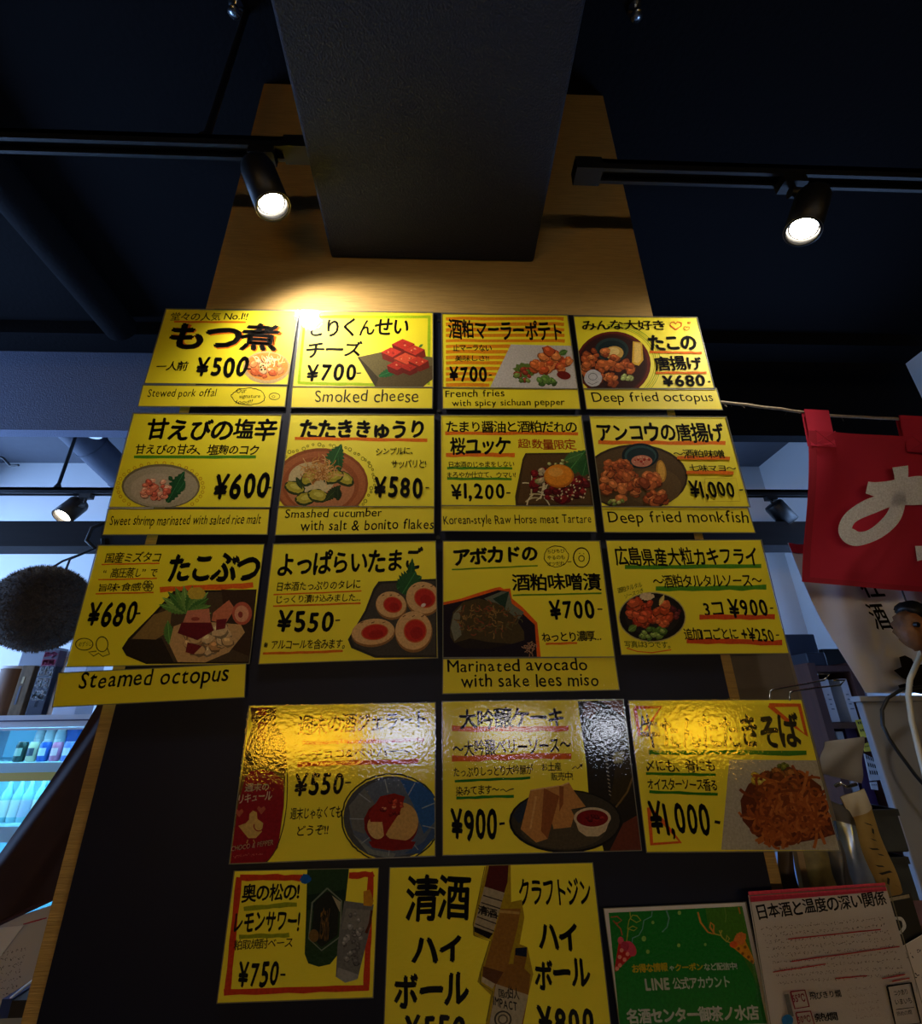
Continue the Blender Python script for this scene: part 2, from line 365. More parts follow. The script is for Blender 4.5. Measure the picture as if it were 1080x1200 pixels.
# black ducts under the ceiling, left
for (x, r, y0, y1, z) in ((-1.5, .07, -2.5, .95, 3.27), (-2.3, .05, -2.5, .95, 3.29)):
    d = MB().tube([(x, y0 + (y1 - y0) * i / 10, z) for i in range(11)], r, 24).build('ceiling_duct', M_CEIL)
    tag(d, 'black painted round duct under the ceiling, %s' % ('wider one nearer the downstand beam' if r > .06 else 'slimmer one farther from the downstand beam'), 'duct')

# ------------------------------------------------------------------ track lights
M_LAMPIN = mat('lamp_reflector', (200, 190, 170), 0.25, metal=0.8)
def spot_lamp(name, label, top, mouth, axis, rad, length, col, watt, size, blend, mount, estr, bodymat=M_BLACKP, group=None):
    """top: point on the rail above; mouth: centre of the lamp opening; axis: beam direction"""
    a = Vector(axis).normalized(); mo = Vector(mouth); back = mo - a * length
    r = thing(name, Vector(top), label, 'spotlight', group)
    mb = MB(); n = 28; u = a.orthogonal().normalized(); v = a.cross(u)
    prof = [(0, rad * .55), (0, rad * .9), (.012, rad), (length, rad), (length, rad * .88), (length - rad * .5, rad * .8)]
    vs = []
    for z, rr in prof: vs += [back + a * z + (u * math.cos(6.28318 * k / n) + v * math.sin(6.28318 * k / n)) * rr for k in range(n)]
    mb.add(vs, [(i * n + k, i * n + (k + 1) % n, (i + 1) * n + (k + 1) % n, (i + 1) * n + k) for i in range(len(prof) - 1) for k in range(n)], True)
    mb.add(vs[:n], [tuple(range(n))]); bo = mb.build('lamp_body', bodymat, r)
    c = mo - a * (rad * .42); disc = MB()
    disc.tube([c, c + a * .002], rad * .72, 24).build('bulb', mat('bulb_%s' % name, (255, 240, 214), .5, emit=col, estr=estr), bo)
    MB().add([mo + a * -.001 + (u * math.cos(6.28318 * k / n) + v * math.sin(6.28318 * k / n)) * rr for rr in (rad * .86, rad * 1.02) for k in range(n)], [(k, (k + 1) % n, n + (k + 1) % n, n + k) for k in range(n)]).build('rim', mat('lamp_rim', (190, 186, 178), .3, metal=.6), bo)
    t = Vector(top); piv = back + a * (length * .35); side = t + Vector((0, 0, -mount))
    MB().box(t.x - .028, t.x + .028, t.y - .016, t.y + .016, t.z - .022, t.z).build('adapter', bodymat, r)
    MB().tube([t + Vector((0, 0, -.02)), side, piv], .007, 8).build('arm', bodymat, r)
    MB().tube([side + Vector((-.012, 0, 0)), side + Vector((.012, 0, 0))], .012, 10).build('joint', bodymat, r)
    l = bpy.data.lights.new('spot_beam', 'SPOT'); l.energy = watt; l.color = lin(col); l.spot_size = math.radians(size); l.spot_blend = blend; l.shadow_soft_size = rad * .6
    lo = bpy.data.objects.new('spot_beam', l); COL.objects.link(lo); lo.parent = r; lo.location = mo + a * .004 - Vector(r['_o']); lo.rotation_euler = a.to_track_quat('-Z', 'Y').to_euler()
    return r
def rail(name, label, x0, x1, Y, z, hh=.034, dd=.034, end=None, rods=()):
    r = thing(name, ((x0 + x1) / 2, Y, z), label, 'track rail')
    MB().box(x0, x1, Y - dd / 2, Y - dd / 2 + .007, z, z + hh).box(x0, x1, Y + dd / 2 - .007, Y + dd / 2, z, z + hh).box(x0, x1, Y - dd / 2, Y + dd / 2, z + hh * .55, z + hh).build('channel', mat('track_black', (20, 20, 22), .4), r)
    if end is not None: bx('end_cap', M_BLACKP, end - .03, end + .03, Y - dd / 2 - .003, Y + dd / 2 + .003, z - .004, z + hh + .002, r)
    for x in rods: MB().tube([(x, Y, z + hh), (x, Y, z + hh + .03), (x, Y, CZ)], [.02, .008, .008], 10).build('drop_rod', M_BLACKP, r)
    return r
RZ = 2.728
rail('track_rail', 'black lighting track running left from the overhead beam', -3.0, -.3, -.165, RZ, end=-.325, rods=(-.535, -2.4))
rail('track_rail', 'black lighting track running right from the overhead beam', .3, 2.4, -.165, RZ - .045, end=.33, rods=(1.6,))
WARM = (255, 244, 222)
spot_lamp('track_spotlight', 'lit black spotlight on the track left of the overhead beam', (-.40, -.165, RZ), onY(320, 243, -.165), (.38, .16, -.91), .036, .115, WARM, 20, 140, 1.0, .04, 60)
spot_lamp('track_spotlight', 'lit black spotlight on the track right of the overhead beam', (.80, -.165, RZ - .045), onY(940, 272, -.165), (-.42, .1, -.9), .036, .115, WARM, 13, 134, 1.0, .04, 60)
rail('track_rail', 'thin black track hung by rods before the bright far wall', XL + .05, XR - .05, 1.45, 2.648, rods=(-1.965, 1.1))
p = onY(72, 606, 1.45); spot_lamp('track_spotlight', 'small lit spotlight hanging on the far track above the cedar ball', (p.x + .09, 1.45, 2.6478), p, (-.14, -.5, -.85), .048, .125, WARM, 6, 110, .6, .06, 90, mat('grey_lamp', (60, 58, 56), .4))
p = onY(925, 612, 1.45); spot_lamp('track_spotlight', 'small unlit black spotlight on the far track beside the red cloth', (p.x - .065, 1.45, 2.6478), p, (.55, .1, -.75), .048, .125, WARM, 0, 110, .6, .06, 0)
# lit showcases behind the visitor, seen mirrored in the fourth row of sheets
def lightbox(x0, x1, z0, z1, col, st, label):
    r = thing('light_box', ((x0 + x1) / 2, YB + .06, z0), label, 'light box')
    bx('case', M_BLACKP, x0 - .03, x1 + .03, YB + .001, YB + .08, z0 - .03, z1 + .03, r)
    bx('diffuser', mat('glow_%d' % len(MATS), (240, 236, 220), .5, emit=col, estr=st), x0, x1, YB + .0805, YB + .086, z0, z1, r)
lightbox(-1.49, -.64, 1.33, 1.57, (255, 190, 30), 12, 'amber lit box on the wall behind, mirrored in the bottle dessert sheet')
lightbox(-.56, -.06, 1.36, 1.58, (236, 242, 255), 9, 'white lit box on the wall behind, mirrored in the ice cream sheet')
lightbox(.3, .85, 1.42, 1.55, (250, 240, 226), 9, 'cream lit box on the wall behind, mirrored in the cake sheet')
lightbox(1.17, 1.57, 1.41, 1.57, (236, 242, 255), 9, 'white lit box on the wall behind, mirrored in the dark cake photo')
lightbox(1.79, 2.42, 1.34, 1.58, (255, 196, 30), 12, 'amber lit box on the wall behind, mirrored in the noodle sheet')
# little sprinklers on the ceiling
for (sx, sy, lb) in ((275, 12, 'left'), (745, 16, 'right')):
    p = onZ(sx, sy, CZ - .03); r = thing('sprinkler_head', (p.x, p.y, CZ - .05), 'tiny metal sprinkler under the black ceiling %s of the beam' % lb, 'sprinkler')
    MB().lathe([(.004, -.045), (.016, -.043), (.016, -.04), (.005, -.036), (.007, -.01), (.02, -.008), (.02, 0)], (p.x, p.y, CZ), 12).build('nozzle', mat('steel', (150, 152, 156), .25, metal=1), r)
# ------------------------------------------------------------------ menu sheets (traced crop by crop)
GM = 'yellow menu sheets on the navy board'; GC = 'yellow English caption strips'
def menu(label, region, quad, **k): return Sheet('menu_sheet', label, 'menu sheet', region, quad, **k)
def strip(label, region, quad, **k): return Sheet('caption_strip', label, 'caption strip', region, quad, M_STRIP, **k)
FRY = [(190, 100, 46), (168, 80, 34), (206, 120, 62), (142, 64, 28)]
LEMON = (226, 180, 60)

# row 1 -------------------------------------------------------------
R = (160, 360, 350, 480)
s = menu('yellow sheet pricing pork offal stew at 500 yen, above the Stewed pork strip', R, [(200, 15), (1075, 28), (1003, 514), (55, 505)])
s.t('堂々の人気 No.1!!', 220, 93, 735, 88, 58, wt=.01)
s.under(250, 97, 728, 101, 12)
s.t('もつ煮', 212, 283, 942, 306, 190, OR, .042, part='marker_line'); s.t('もつ煮', 200, 277, 930, 300, 190, K, .042)
s.el(865, 402, 158, 108, (206, 176, 120), jag=.01); s.el(868, 395, 140, 92, (232, 150, 70))
s.lumps(868, 400, 110, 62, 26, 30, [(226, 120, 64), (238, 150, 90), (204, 96, 50), (240, 190, 140)])
s.strands(885, 370, 90, 35, 26, 46, 6, [(244, 220, 150), (250, 236, 190)]); s.lumps(830, 400, 30, 30, 5, 9, [(60, 50, 30), (90, 110, 50)])
s.t('一人前', 125, 425, 335, 425, 66, wt=.02); s.t('¥500', 380, 472, 728, 472, 145, wt=.035); s.ln([(736, 412), (762, 412)], 9, K, 'lettering'); s.done()
s = strip('yellow strip lettered Stewed pork offal with a cloud doodle', R, [(45, 522), (1000, 530), (985, 660), (12, 658)])
s.t('Stewed pork offal', 65, 618, 520, 612, 72, wt=.004)
s.ring(745, 595, 112, 56, 5, K, 40, 'lettering', jag=.06); s.t('Our', 662, 575, 728, 572, 34, wt=.004); s.t('signature', 682, 612, 820, 610, 30, wt=.002); s.t('food!!', 655, 645, 770, 640, 26, wt=.002)
s.ring(918, 594, 36, 22, 4, K, 16, 'lettering'); s.ring(912, 596, 10, 7, 3, K, 8, 'lettering'); s.done()

R = (340, 360, 515, 480); GB = (176, 206, 30)
s = menu('yellow sheet with green border picturing red cheese cubes, above the Smoked cheese strip', R, [(85, 32), (1028, 42), (1028, 576), (20, 572)])
for a, b in (((105, 70), (1010, 70)), ((1005, 65), (1000, 560)), ((55, 548), (610, 560)), ((108, 66), (60, 550))): s.under(*a, *b, 20, GB)
s.t('とりくんせい', 140, 218, 850, 205, 135, wt=.025); s.t('チーズ', 108, 370, 512, 362, 118, wt=.025); s.t('¥700', 110, 538, 470, 536, 130, wt=.03); s.ln([(480, 478), (512, 476)], 9, K, 'lettering')
s.pg([(486, 362), (690, 318), (1030, 362), (1030, 520), (960, 576), (615, 576)], (112, 100, 62)); s.pg([(486, 362), (500, 365), (640, 512), (615, 576)], (70, 60, 40)); s.pg([(640, 512), (1030, 420), (1030, 520), (960, 576), (615, 576)], (92, 76, 46))
s.leaf(640, 500, 800, 440, 34, (34, 96, 48)); s.leaf(930, 290, 960, 268, 10, (60, 110, 50))
for (x, y, z, c) in ((820, 290, 86, (196, 50, 34)), (735, 345, 78, (214, 62, 44)), (900, 330, 80, (206, 60, 40)), (840, 395, 92, (222, 84, 52)), (930, 410, 76, (196, 56, 36)), (770, 440, 72, (186, 48, 34)), (860, 450, 60, (178, 44, 30))):
    s.pg([(x - z, y - z * .25), (x - z * .1, y - z * .7), (x + z * .9, y - z * .3), (x + z, y + z * .35), (x + z * .1, y + z * .75), (x - z * .85, y + z * .4)], tuple(v * .6 for v in c))
    s.pg([(x - z, y - z * .25), (x - z * .1, y - z * .7), (x + z * .9, y - z * .3), (x + z * .05, y + z * .22)], c)
    s.lumps(x, y - z * .2, z * .5, z * .2, 3, 9, [(236, 130, 90), (160, 40, 30)])
s.done()
s = strip('yellow strip lettered Smoked cheese', R, [(18, 580), (1026, 586), (1024, 730), (8, 722)])
s.t('Smoked cheese', 175, 694, 925, 690, 98, (60, 50, 30), wt=.0); s.done()

R = (510, 360, 680, 490)
s = menu('yellow sheet with orange stripes picturing potatoes on white, above the French fries strip', R, [(50, 52), (980, 62), (1056, 606), (55, 596)])
for i in range(13):
    y = 84 + i * 41; xr = 955 + i * 2 if i < 5 else (590 - (i - 5) * 27)
    s.ln([(78, y + 4), (200, y - 3 + i * .3), (360, y + 3), (xr - 60, y - 2 + i * .6), (xr, y + 4)], 24, (240, 150, 16))
s.t('酒粕マーラーポテト', 100, 240, 945, 256, 155, wt=.03); s.t('止マーラない', 130, 330, 420, 328, 54, wt=.02); s.t('美味しさ!!', 145, 405, 400, 403, 46, wt=.015); s.t('¥700', 105, 560, 385, 558, 120, wt=.035); s.ln([(398, 506), (420, 505)], 10, K, 'lettering')
s.pg([(562, 278), (1012, 288), (1056, 606), (408, 596)], (206, 200, 196))
s.el(660, 470, 78, 56, (96, 120, 50), jag=.15); s.lumps(660, 500, 70, 60, 14, 30, [(84, 112, 44), (116, 140, 66), (150, 60, 40)]); s.lumps(830, 550, 80, 26, 8, 34, [(70, 106, 44), (100, 136, 60)])
s.lumps(850, 400, 150, 85, 34, 44, [(214, 110, 52), (196, 86, 40), (226, 132, 70), (180, 60, 40)]); s.el(955, 508, 52, 30, (116, 30, 22), .2); s.leaf(920, 350, 985, 325, 26, (80, 116, 50)); s.done()
s = strip('yellow strip lettered French fries with spicy sichuan pepper', R, [(55, 604), (1058, 612), (1076, 756), (58, 752)])
s.t('French fries', 75, 672, 515, 668, 58, wt=.008); s.t('with spicy sichuan pepper', 125, 755, 965, 745, 66, wt=.008); s.done()

R = (670, 360, 850, 490)
s = menu('yellow sheet with hearts picturing fried octopus, above the Deep fried octopus strip', R, [(14, 66), (874, 76), (1000, 576), (82, 572)])
for i in range(4): s.ring(300, 400, 280 + i * 14, 250 + i * 9, 5, (150, 180, 40) if i % 2 else (196, 190, 30), 40, a0=-100, a1=80)
s.el(290, 400, 264, 230, (104, 34, 22)); s.el(285, 400, 246, 214, (70, 24, 20)); s.el(282, 402, 236, 204, (52, 22, 20))
s.el(280, 300, 118, 84, (38, 56, 56)); s.el(282, 305, 100, 70, (22, 38, 42)); s.el(296, 322, 66, 48, (206, 168, 84)); s.el(290, 312, 44, 28, (232, 204, 130))
s.pg([(428, 240), (492, 250), (502, 372), (470, 412), (422, 398)], LEMON); s.pg([(440, 250), (480, 256), (488, 366), (462, 396), (436, 384)], (240, 204, 110))
s.lumps(190, 410, 130, 110, 44, 34, FRY); s.lumps(370, 420, 60, 40, 12, 30, FRY); s.lumps(280, 520, 50, 26, 6, 34, FRY); s.lumps(385, 495, 46, 16, 5, 24, [(170, 180, 110), (120, 130, 70)])
s.el(148, 500, 62, 60, (196, 194, 200), jag=.03); s.ring(146, 490, 30, 24, 4, (90, 90, 96), 12); s.ln([(110, 530), (140, 545), (185, 525)], 4, (90, 90, 96))
s.t('みんな大好き', 75, 165, 660, 165, 74, wt=.02)
for (x, y, z) in ((728, 132, 40), (805, 152, 20), (822, 112, 10)): s.ln([(x, y + z * .7), (x - z, y - z * .1), (x - z * .8, y - z * .6), (x - z * .3, y - z * .7), (x, y - z * .3), (x + z * .3, y - z * .7), (x + z, y - z * .5), (x + z, y), (x, y + z * .7)], max(4, z * .18), RD)
s.t('たこの', 550, 308, 888, 308, 112, wt=.045); s.under(545, 316, 912, 322, 16, OR); s.t('唐揚げ', 590, 452, 925, 448, 108, wt=.03); s.under(588, 462, 945, 462, 16, OR)
s.t('¥680', 648, 562, 945, 558, 84, wt=.035); s.ln([(956, 524), (972, 524)], 9, K, 'lettering'); s.done()
s = strip('yellow strip lettered Deep fried octopus', R, [(84, 576), (1012, 574), (1056, 718), (105, 714)])
s.t('Deep fried octopus', 150, 690, 1000, 686, 92, wt=.002); s.done()

# row 2 -------------------------------------------------------------
R = (120, 480, 330, 630)
s = menu('yellow sheet picturing pink shrimp in a pale bowl, above the Sweet shrimp strip', R, [(190, 24), (1078, 34), (1008, 588), (40, 586)])
s.t('甘えびの塩辛', 250, 188, 1038, 192, 140, wt=.035); s.t('甘えびの甘み、塩麹のコク', 190, 272, 935, 276, 66, wt=.02); s.under(190, 286, 925, 286, 18, GR)
for i in range(34):
    a = i / 34 * 6.28; s.ring(350 + 258 * math.cos(a), 470 + 148 * math.sin(a), 9, 9, 4, (214, 168, 20), 8) if 470 + 148 * math.sin(a) < 575 else None
s.el(352, 462, 236, 134, (126, 112, 78)); s.el(352, 466, 224, 124, (172, 160, 134)); s.el(330, 480, 160, 96, (186, 170, 146))
s.leaf(390, 560, 496, 370, 50, (34, 82, 46)); s.leaf(420, 430, 400, 400, 16, (30, 76, 42)); s.leaf(450, 500, 500, 430, 30, (38, 90, 50))
s.lumps(320, 485, 84, 58, 34, 24, [(226, 122, 92), (236, 146, 116), (210, 98, 74), (240, 170, 140)])
s.t('¥600', 660, 545, 990, 540, 165, wt=.035); s.ln([(994, 470), (1018, 470)], 9, K, 'lettering'); s.done()
s = strip('yellow strip lettered Sweet shrimp marinated with salted rice malt', R, [(38, 602), (1004, 600), (990, 750), (4, 752)])
s.t('Sweet shrimp marinated with salted rice malt', 36, 722, 945, 712, 84, wt=.006)
s.pg([(40, 586), (308, 586), (308, 602), (36, 602)], (226, 222, 216), 'tape', clip=False); s.done()

R = (320, 480, 515, 630)
s = menu('yellow sheet picturing smashed cucumber in a brown bowl, above the Smashed cucumber strip', R, [(116, 32), (1042, 36), (1042, 628), (38, 626)])
s.t('たたききゅうり', 165, 202, 972, 204, 140, wt=.045); s.under(140, 186, 1000, 200, 20, OR)
for i in range(34):
    a = -2.6 + i * 3.6 / 34; s.ring(320 + 335 * math.cos(a) + s.rnd.uniform(-8, 8), 460 + 232 * math.sin(a) + s.rnd.uniform(-10, 10), *([11] * 2 if i % 3 == 0 else [7] * 2), 4, (120, 120, 16), 9)
s.el(310, 480, 306, 230, (150, 84, 44)); s.el(312, 484, 290, 214, (178, 104, 60)); s.el(308, 490, 250, 184, (160, 88, 48)); s.el(306, 500, 222, 160, (190, 124, 82)); s.el(250, 450, 150, 110, (206, 186, 140))
s.leaf(360, 400, 444, 226, 66, (46, 92, 44)); s.leaf(430, 400, 420, 300, 30, (40, 84, 40))
for (x, y, ro) in ((140, 510, .3), (210, 580, -.2), (290, 560, .2), (460, 450, .5), (390, 440, -.3), (235, 440, -.8)):
    s.el(x, y, 70, 44, (52, 62, 24), ro, .06); s.el(x, y - 6, 60, 34, (176, 164, 52), ro, .08); s.el(x + 5, y - 10, 34, 16, (204, 192, 84), ro, .1)
s.leaf(340, 590, 440, 490, 36, (44, 58, 22)); s.leaf(420, 590, 420, 500, 30, (36, 50, 22)); s.leaf(150, 440, 190, 520, 20, (44, 60, 24))
s.strands(310, 400, 108, 66, 110, 60, 5, [(196, 136, 66), (214, 160, 90), (170, 108, 48), (226, 180, 116)], .5)
s.t('シンプルに、', 665, 298, 905, 292, 48, wt=.01); s.t('サッパリと!', 765, 382, 992, 378, 54, wt=.01); s.t('¥580', 652, 582, 968, 580, 148, wt=.035); s.ln([(988, 508), (1012, 508)], 9, K, 'lettering'); s.done()
s = strip('yellow strip lettered Smashed cucumber with salt and bonito flakes', R, [(36, 632), (1042, 634), (1040, 800), (16, 812)])
s.t('Smashed cucumber', 75, 706, 702, 698, 60, wt=.006); s.t('with salt & bonito flakes', 175, 792, 1040, 778, 74, wt=.006); s.done()

R = (510, 480, 700, 630)
s = menu('yellow sheet picturing raw meat topped with egg yolk, above the Horse meat Tartare strip', R, [(40, 42), (968, 44), (1050, 640), (42, 638)])
s.under(65, 156, 950, 160, 22, OR); s.t('たまり醤油と酒粕だれの', 75, 156, 945, 158, 86, wt=.02); s.under(70, 300, 528, 304, 26, OR); s.t('桜ユッケ', 100, 305, 505, 302, 122, wt=.035); s.t('超!数量限定', 552, 262, 942, 272, 76, RD, .015)
s.under(78, 390, 512, 392, 16, GR); s.t('日本酒のじゃまをしない', 90, 390, 525, 386, 44, wt=.012); s.under(78, 460, 508, 462, 16, GR); s.t('まろやか仕立て、ウマい!', 78, 458, 535, 456, 44, wt=.01)
s.t('¥1,200', 105, 615, 462, 612, 125, wt=.03); s.ln([(472, 556), (500, 555)], 9, K, 'lettering')
s.pg([(600, 290), (980, 286), (1010, 330), (1050, 640), (535, 638), (530, 580), (580, 330)], (72, 52, 26)); s.pg([(612, 302), (975, 298), (1000, 340), (1036, 628), (548, 626), (590, 340)], (92, 66, 34))
s.leaf(880, 420, 1000, 270, 80, (50, 100, 44)); s.leaf(980, 440, 1010, 320, 60, (40, 90, 40)); s.leaf(860, 340, 980, 290, 40, (70, 116, 56))
s.strands(690, 560, 70, 60, 18, 110, 8, [(206, 190, 140), (226, 212, 170)], .25)
s.lumps(830, 500, 180, 100, 50, 34, [(126, 22, 26), (104, 16, 22), (146, 34, 32), (88, 14, 18)]); s.lumps(700, 430, 60, 60, 12, 24, [(126, 22, 26), (150, 150, 90), (190, 170, 130)]); s.lumps(820, 355, 70, 20, 9, 14, [(190, 190, 120), (120, 130, 60)])
for i in range(46): s.el(s.rnd.uniform(800, 1030), s.rnd.uniform(450, 600), 7, 5, (222, 196, 150), s.rnd.uniform(0, 3), n=7)
s.el(822, 444, 100, 78, (196, 110, 22)); s.el(818, 438, 92, 70, (232, 146, 34)); s.el(800, 418, 50, 30, (240, 170, 70)); s.done()
s = strip('yellow strip lettered Korean-style Raw Horse meat Tartare', R, [(42, 642), (1052, 646), (1070, 812), (42, 806)])
s.t('Korean-style Raw Horse meat Tartare', 55, 784, 1040, 774, 82, wt=.005); s.done()

R = (690, 480, 885, 630)
s = menu('yellow sheet picturing fried monkfish on a round plate, above the Deep fried monkfish strip', R, [(4, 46), (884, 52), (1040, 630), (82, 628)])
s.under(60, 212, 885, 218, 24, OR); s.t('アンコウの唐揚げ', 68, 215, 890, 220, 135, wt=.035)
s.el(300, 440, 340, 215, (62, 46, 26)); s.el(300, 442, 326, 202, (92, 70, 40)); s.el(420, 500, 180, 120, (104, 80, 46))
s.el(332, 300, 120, 82, (18, 30, 36)); s.el(334, 300, 104, 68, (42, 74, 78)); s.el(336, 306, 92, 58, (24, 44, 50)); s.el(342, 334, 68, 38, (206, 130, 104)); s.lumps(342, 332, 50, 24, 14, 9, [(170, 50, 34), (226, 150, 120)])
s.el(468, 400, 32, 72, (196, 140, 46), -.12); s.el(470, 398, 22, 58, (228, 176, 76), -.12)
s.lumps(175, 400, 90, 70, 30, 36, FRY); s.lumps(250, 500, 90, 90, 34, 36, FRY); s.lumps(390, 460, 66, 40, 14, 38, FRY); s.lumps(435, 575, 68, 36, 14, 36, FRY); s.lumps(120, 470, 40, 60, 10, 34, FRY); s.lumps(190, 600, 60, 16, 6, 14, [(190, 190, 110), (120, 140, 60)])
s.under(570, 314, 912, 318, 22, OR); s.t('～酒粕味噌', 552, 318, 882, 320, 58, wt=.015); s.under(630, 408, 935, 412, 22, OR); s.t('七味マヨ～', 655, 402, 958, 406, 46, wt=.015)
s.t('¥1,000', 668, 590, 955, 588, 130, wt=.025); s.ln([(972, 524), (996, 522)], 9, K, 'lettering'); s.ln([(750, 450), (950, 446), (980, 596), (755, 600), (750, 450)], 3, (206, 176, 30)); s.done()
s = strip('yellow strip lettered Deep fried monkfish', R, [(82, 632), (1026, 640), (1076, 796), (102, 794)])
s.t('Deep fried monkfish', 135, 762, 1045, 758, 105, wt=.003); s.done()

# row 3 -------------------------------------------------------------
R = (60, 630, 310, 835)
s = menu('yellow sheet picturing octopus with a green leaf, above the Steamed octopus strip', R, [(240, 42), (1076, 36), (1000, 636), (76, 652)])
for (tx, a, b, y, h) in (('国産ミズタコ', 268, 548, 130, 56), ('“高圧蒸し”で', 255, 530, 208, 54), ('旨味・食感', 235, 450, 276, 44)): s.t(tx, a, y, b, y - 6, h, wt=.014)
s.under(255, 136, 548, 130, 7); s.under(238, 214, 535, 206, 7); s.under(225, 284, 518, 278, 7)
for i in range(6): s.ring(490 + 16 * math.cos(i * 1.05), 245 + 16 * math.sin(i * 1.05), 12, 12, 4, K, 9, 'lettering')
s.under(550, 264, 1022, 242, 26, (240, 110, 30)); s.t('たこぶつ', 578, 230, 1045, 222, 150, wt=.045)
s.t('¥680', 165, 462, 415, 448, 135, wt=.03); s.ln([(425, 385), (452, 383)], 9, K, 'lettering')
s.pg([(620, 270), (1040, 262), (1002, 636), (480, 640), (380, 598), (358, 560), (390, 510), (520, 380)], (42, 34, 24)); s.pg([(628, 280), (1034, 270), (998, 628), (490, 630), (400, 590), (374, 556), (400, 516), (530, 390)], (84, 66, 44)); s.pg([(400, 516), (560, 510), (620, 630), (490, 630), (380, 590), (374, 556)], (48, 38, 28)); s.pg([(520, 390), (610, 360), (600, 470), (530, 516), (410, 512)], (148, 118, 64)); s.pg([(860, 262), (1036, 268), (1000, 600), (900, 560)], (66, 46, 30))
for i in range(11):
    a = -2.9 + i * .3; s.leaf(690, 380, 690 + 150 * math.cos(a) * (1 if i < 8 else .8), 370 + 130 * math.sin(a), 26, ((96, 140, 60), (120, 158, 76), (70, 116, 48))[i % 3])
s.leaf(600, 540, 590, 420, 30, (90, 136, 60)); s.el(735, 282, 46, 32, (206, 176, 60), jag=.1)
s.pg([(620, 450), (700, 420), (960, 440), (980, 480), (900, 580), (780, 632), (640, 630), (598, 540)], (206, 164, 108)); s.lumps(800, 520, 120, 60, 16, 44, [(214, 172, 116), (196, 146, 92), (224, 190, 140)])
s.pg([(690, 370), (800, 360), (808, 440), (665, 436)], (206, 126, 96)); s.pg([(660, 430), (810, 430), (824, 470), (740, 520), (640, 484)], (112, 28, 34)); s.pg([(690, 530), (764, 548), (720, 592), (680, 580)], (120, 34, 36)); s.pg([(820, 380), (900, 316), (930, 360), (880, 440), (812, 420)], (206, 120, 84)); s.pg([(836, 416), (890, 410), (880, 460), (834, 470)], (120, 34, 40))
s.el(966, 384, 50, 58, (196, 96, 70)); s.el(964, 386, 36, 42, (226, 160, 124)); s.el(958, 390, 12, 16, (150, 60, 50)); s.el(730, 412, 22, 10, (160, 70, 54))
s.ring(168, 540, 44, 30, 5, (70, 76, 30), 20, 'lettering'); s.t('めずらし', 136, 556, 204, 550, 28, (70, 76, 30), 0); s.ring(258, 540, 30, 38, 5, (70, 76, 30), 18, 'lettering'); s.ln([(230, 575), (190, 580), (215, 600), (240, 585), (262, 602), (296, 590), (285, 560)], 5, (70, 76, 30), 'lettering'); s.done()
s = strip('yellow strip lettered Steamed octopus', R, [(40, 688), (984, 640), (976, 806), (8, 856)], Y=-.02)
s.t('Steamed octopus', 128, 800, 885, 758, 118, wt=.01); s.done()

R = (300, 630, 515, 785)
s = menu('yellow sheet picturing four halved red-yolk eggs, in the second column', R, [(104, 40), (1054, 22), (1066, 706), (18, 742)])
s.t('よっぱらいたまご', 122, 232, 975, 196, 150, wt=.03); s.under(103, 336, 620, 314, 8); s.t('日本酒たっぷりのタレに', 120, 318, 612, 300, 56, wt=.015); s.under(100, 404, 615, 386, 10); s.t('じっくり漬け込みました...', 118, 390, 612, 376, 50, wt=.012)
s.t('¥550', 118, 562, 450, 558, 138, wt=.03); s.ln([(466, 488), (494, 486)], 9, K, 'lettering'); s.under(40, 684, 510, 668, 14); s.t('※アルコールを含みます。', 42, 662, 520, 656, 62, wt=.012)
s.pg([(720, 258), (1058, 242), (1064, 706), (700, 708), (560, 650), (540, 600), (640, 430), (690, 300)], (54, 50, 44)); s.pg([(736, 272), (1052, 256), (1056, 690), (706, 694), (580, 640), (560, 600), (650, 440), (702, 310)], (74, 68, 60))
s.leaf(830, 300, 975, 230, 80, (38, 84, 42)); s.leaf(900, 330, 920, 120, 34, (34, 80, 40)); s.leaf(860, 330, 940, 200, 70, (44, 92, 48))
for (x, y, a, b, ro) in ((985, 362, 104, 100, .4), (796, 402, 92, 82, .2), (690, 562, 130, 82, -.12), (928, 555, 110, 122, .1)):
    s.el(x, y, a, b, (150, 106, 60), ro); s.el(x - 2, y - 8, a * .97, b * .93, (222, 178, 122), ro); s.el(x + 8, y - 6, a * .62, b * .58, (206, 96, 50), ro); s.el(x + 8, y - 6, a * .56, b * .52, (196, 46, 32), ro); s.el(x + 16, y + 6, a * .34, b * .3, (170, 36, 28), ro)
    for k in range(3): s.ln([(x - a * .6 + k * a * .5, y - b * .72), (x - a * .45 + k * a * .5, y - b * .8)], 5, (110, 74, 40), 'food_photo')
s.el(984, 398, 15, 10, (244, 226, 214), -.5); s.done()

R = (510, 630, 730, 815)
s = menu('yellow sheet picturing dark avocado edged in orange, above the Marinated avocado strip', R, [(46, 24), (942, 22), (1028, 684), (46, 688)])
s.under(95, 184, 588, 162, 8, (100, 150, 20)); s.t('アボカドの', 105, 165, 590, 140, 105, wt=.045); s.t('酒粕味噌漬', 445, 316, 958, 306, 108, wt=.03); s.under(445, 332, 955, 320, 9, (100, 150, 20))
s.ring(695, 108, 70, 60, 4, K, 26, 'lettering', jag=.05)
for i, tx in enumerate(('ちびちび', 'やるのも', 'オツだね')): s.t(tx, 645, 92 + i * 36, 745, 88 + i * 36, 24, wt=.004)
s.ln([(760, 140), (782, 138)], 4, K, 'lettering'); s.ring(840, 115, 46, 56, 6, K, 22, 'lettering'); s.ring(840, 120, 16, 17, 5, K, 12, 'lettering'); s.ln([(826, 92), (832, 90)], 4, K, 'lettering'); s.ln([(850, 92), (856, 94)], 4, K, 'lettering')
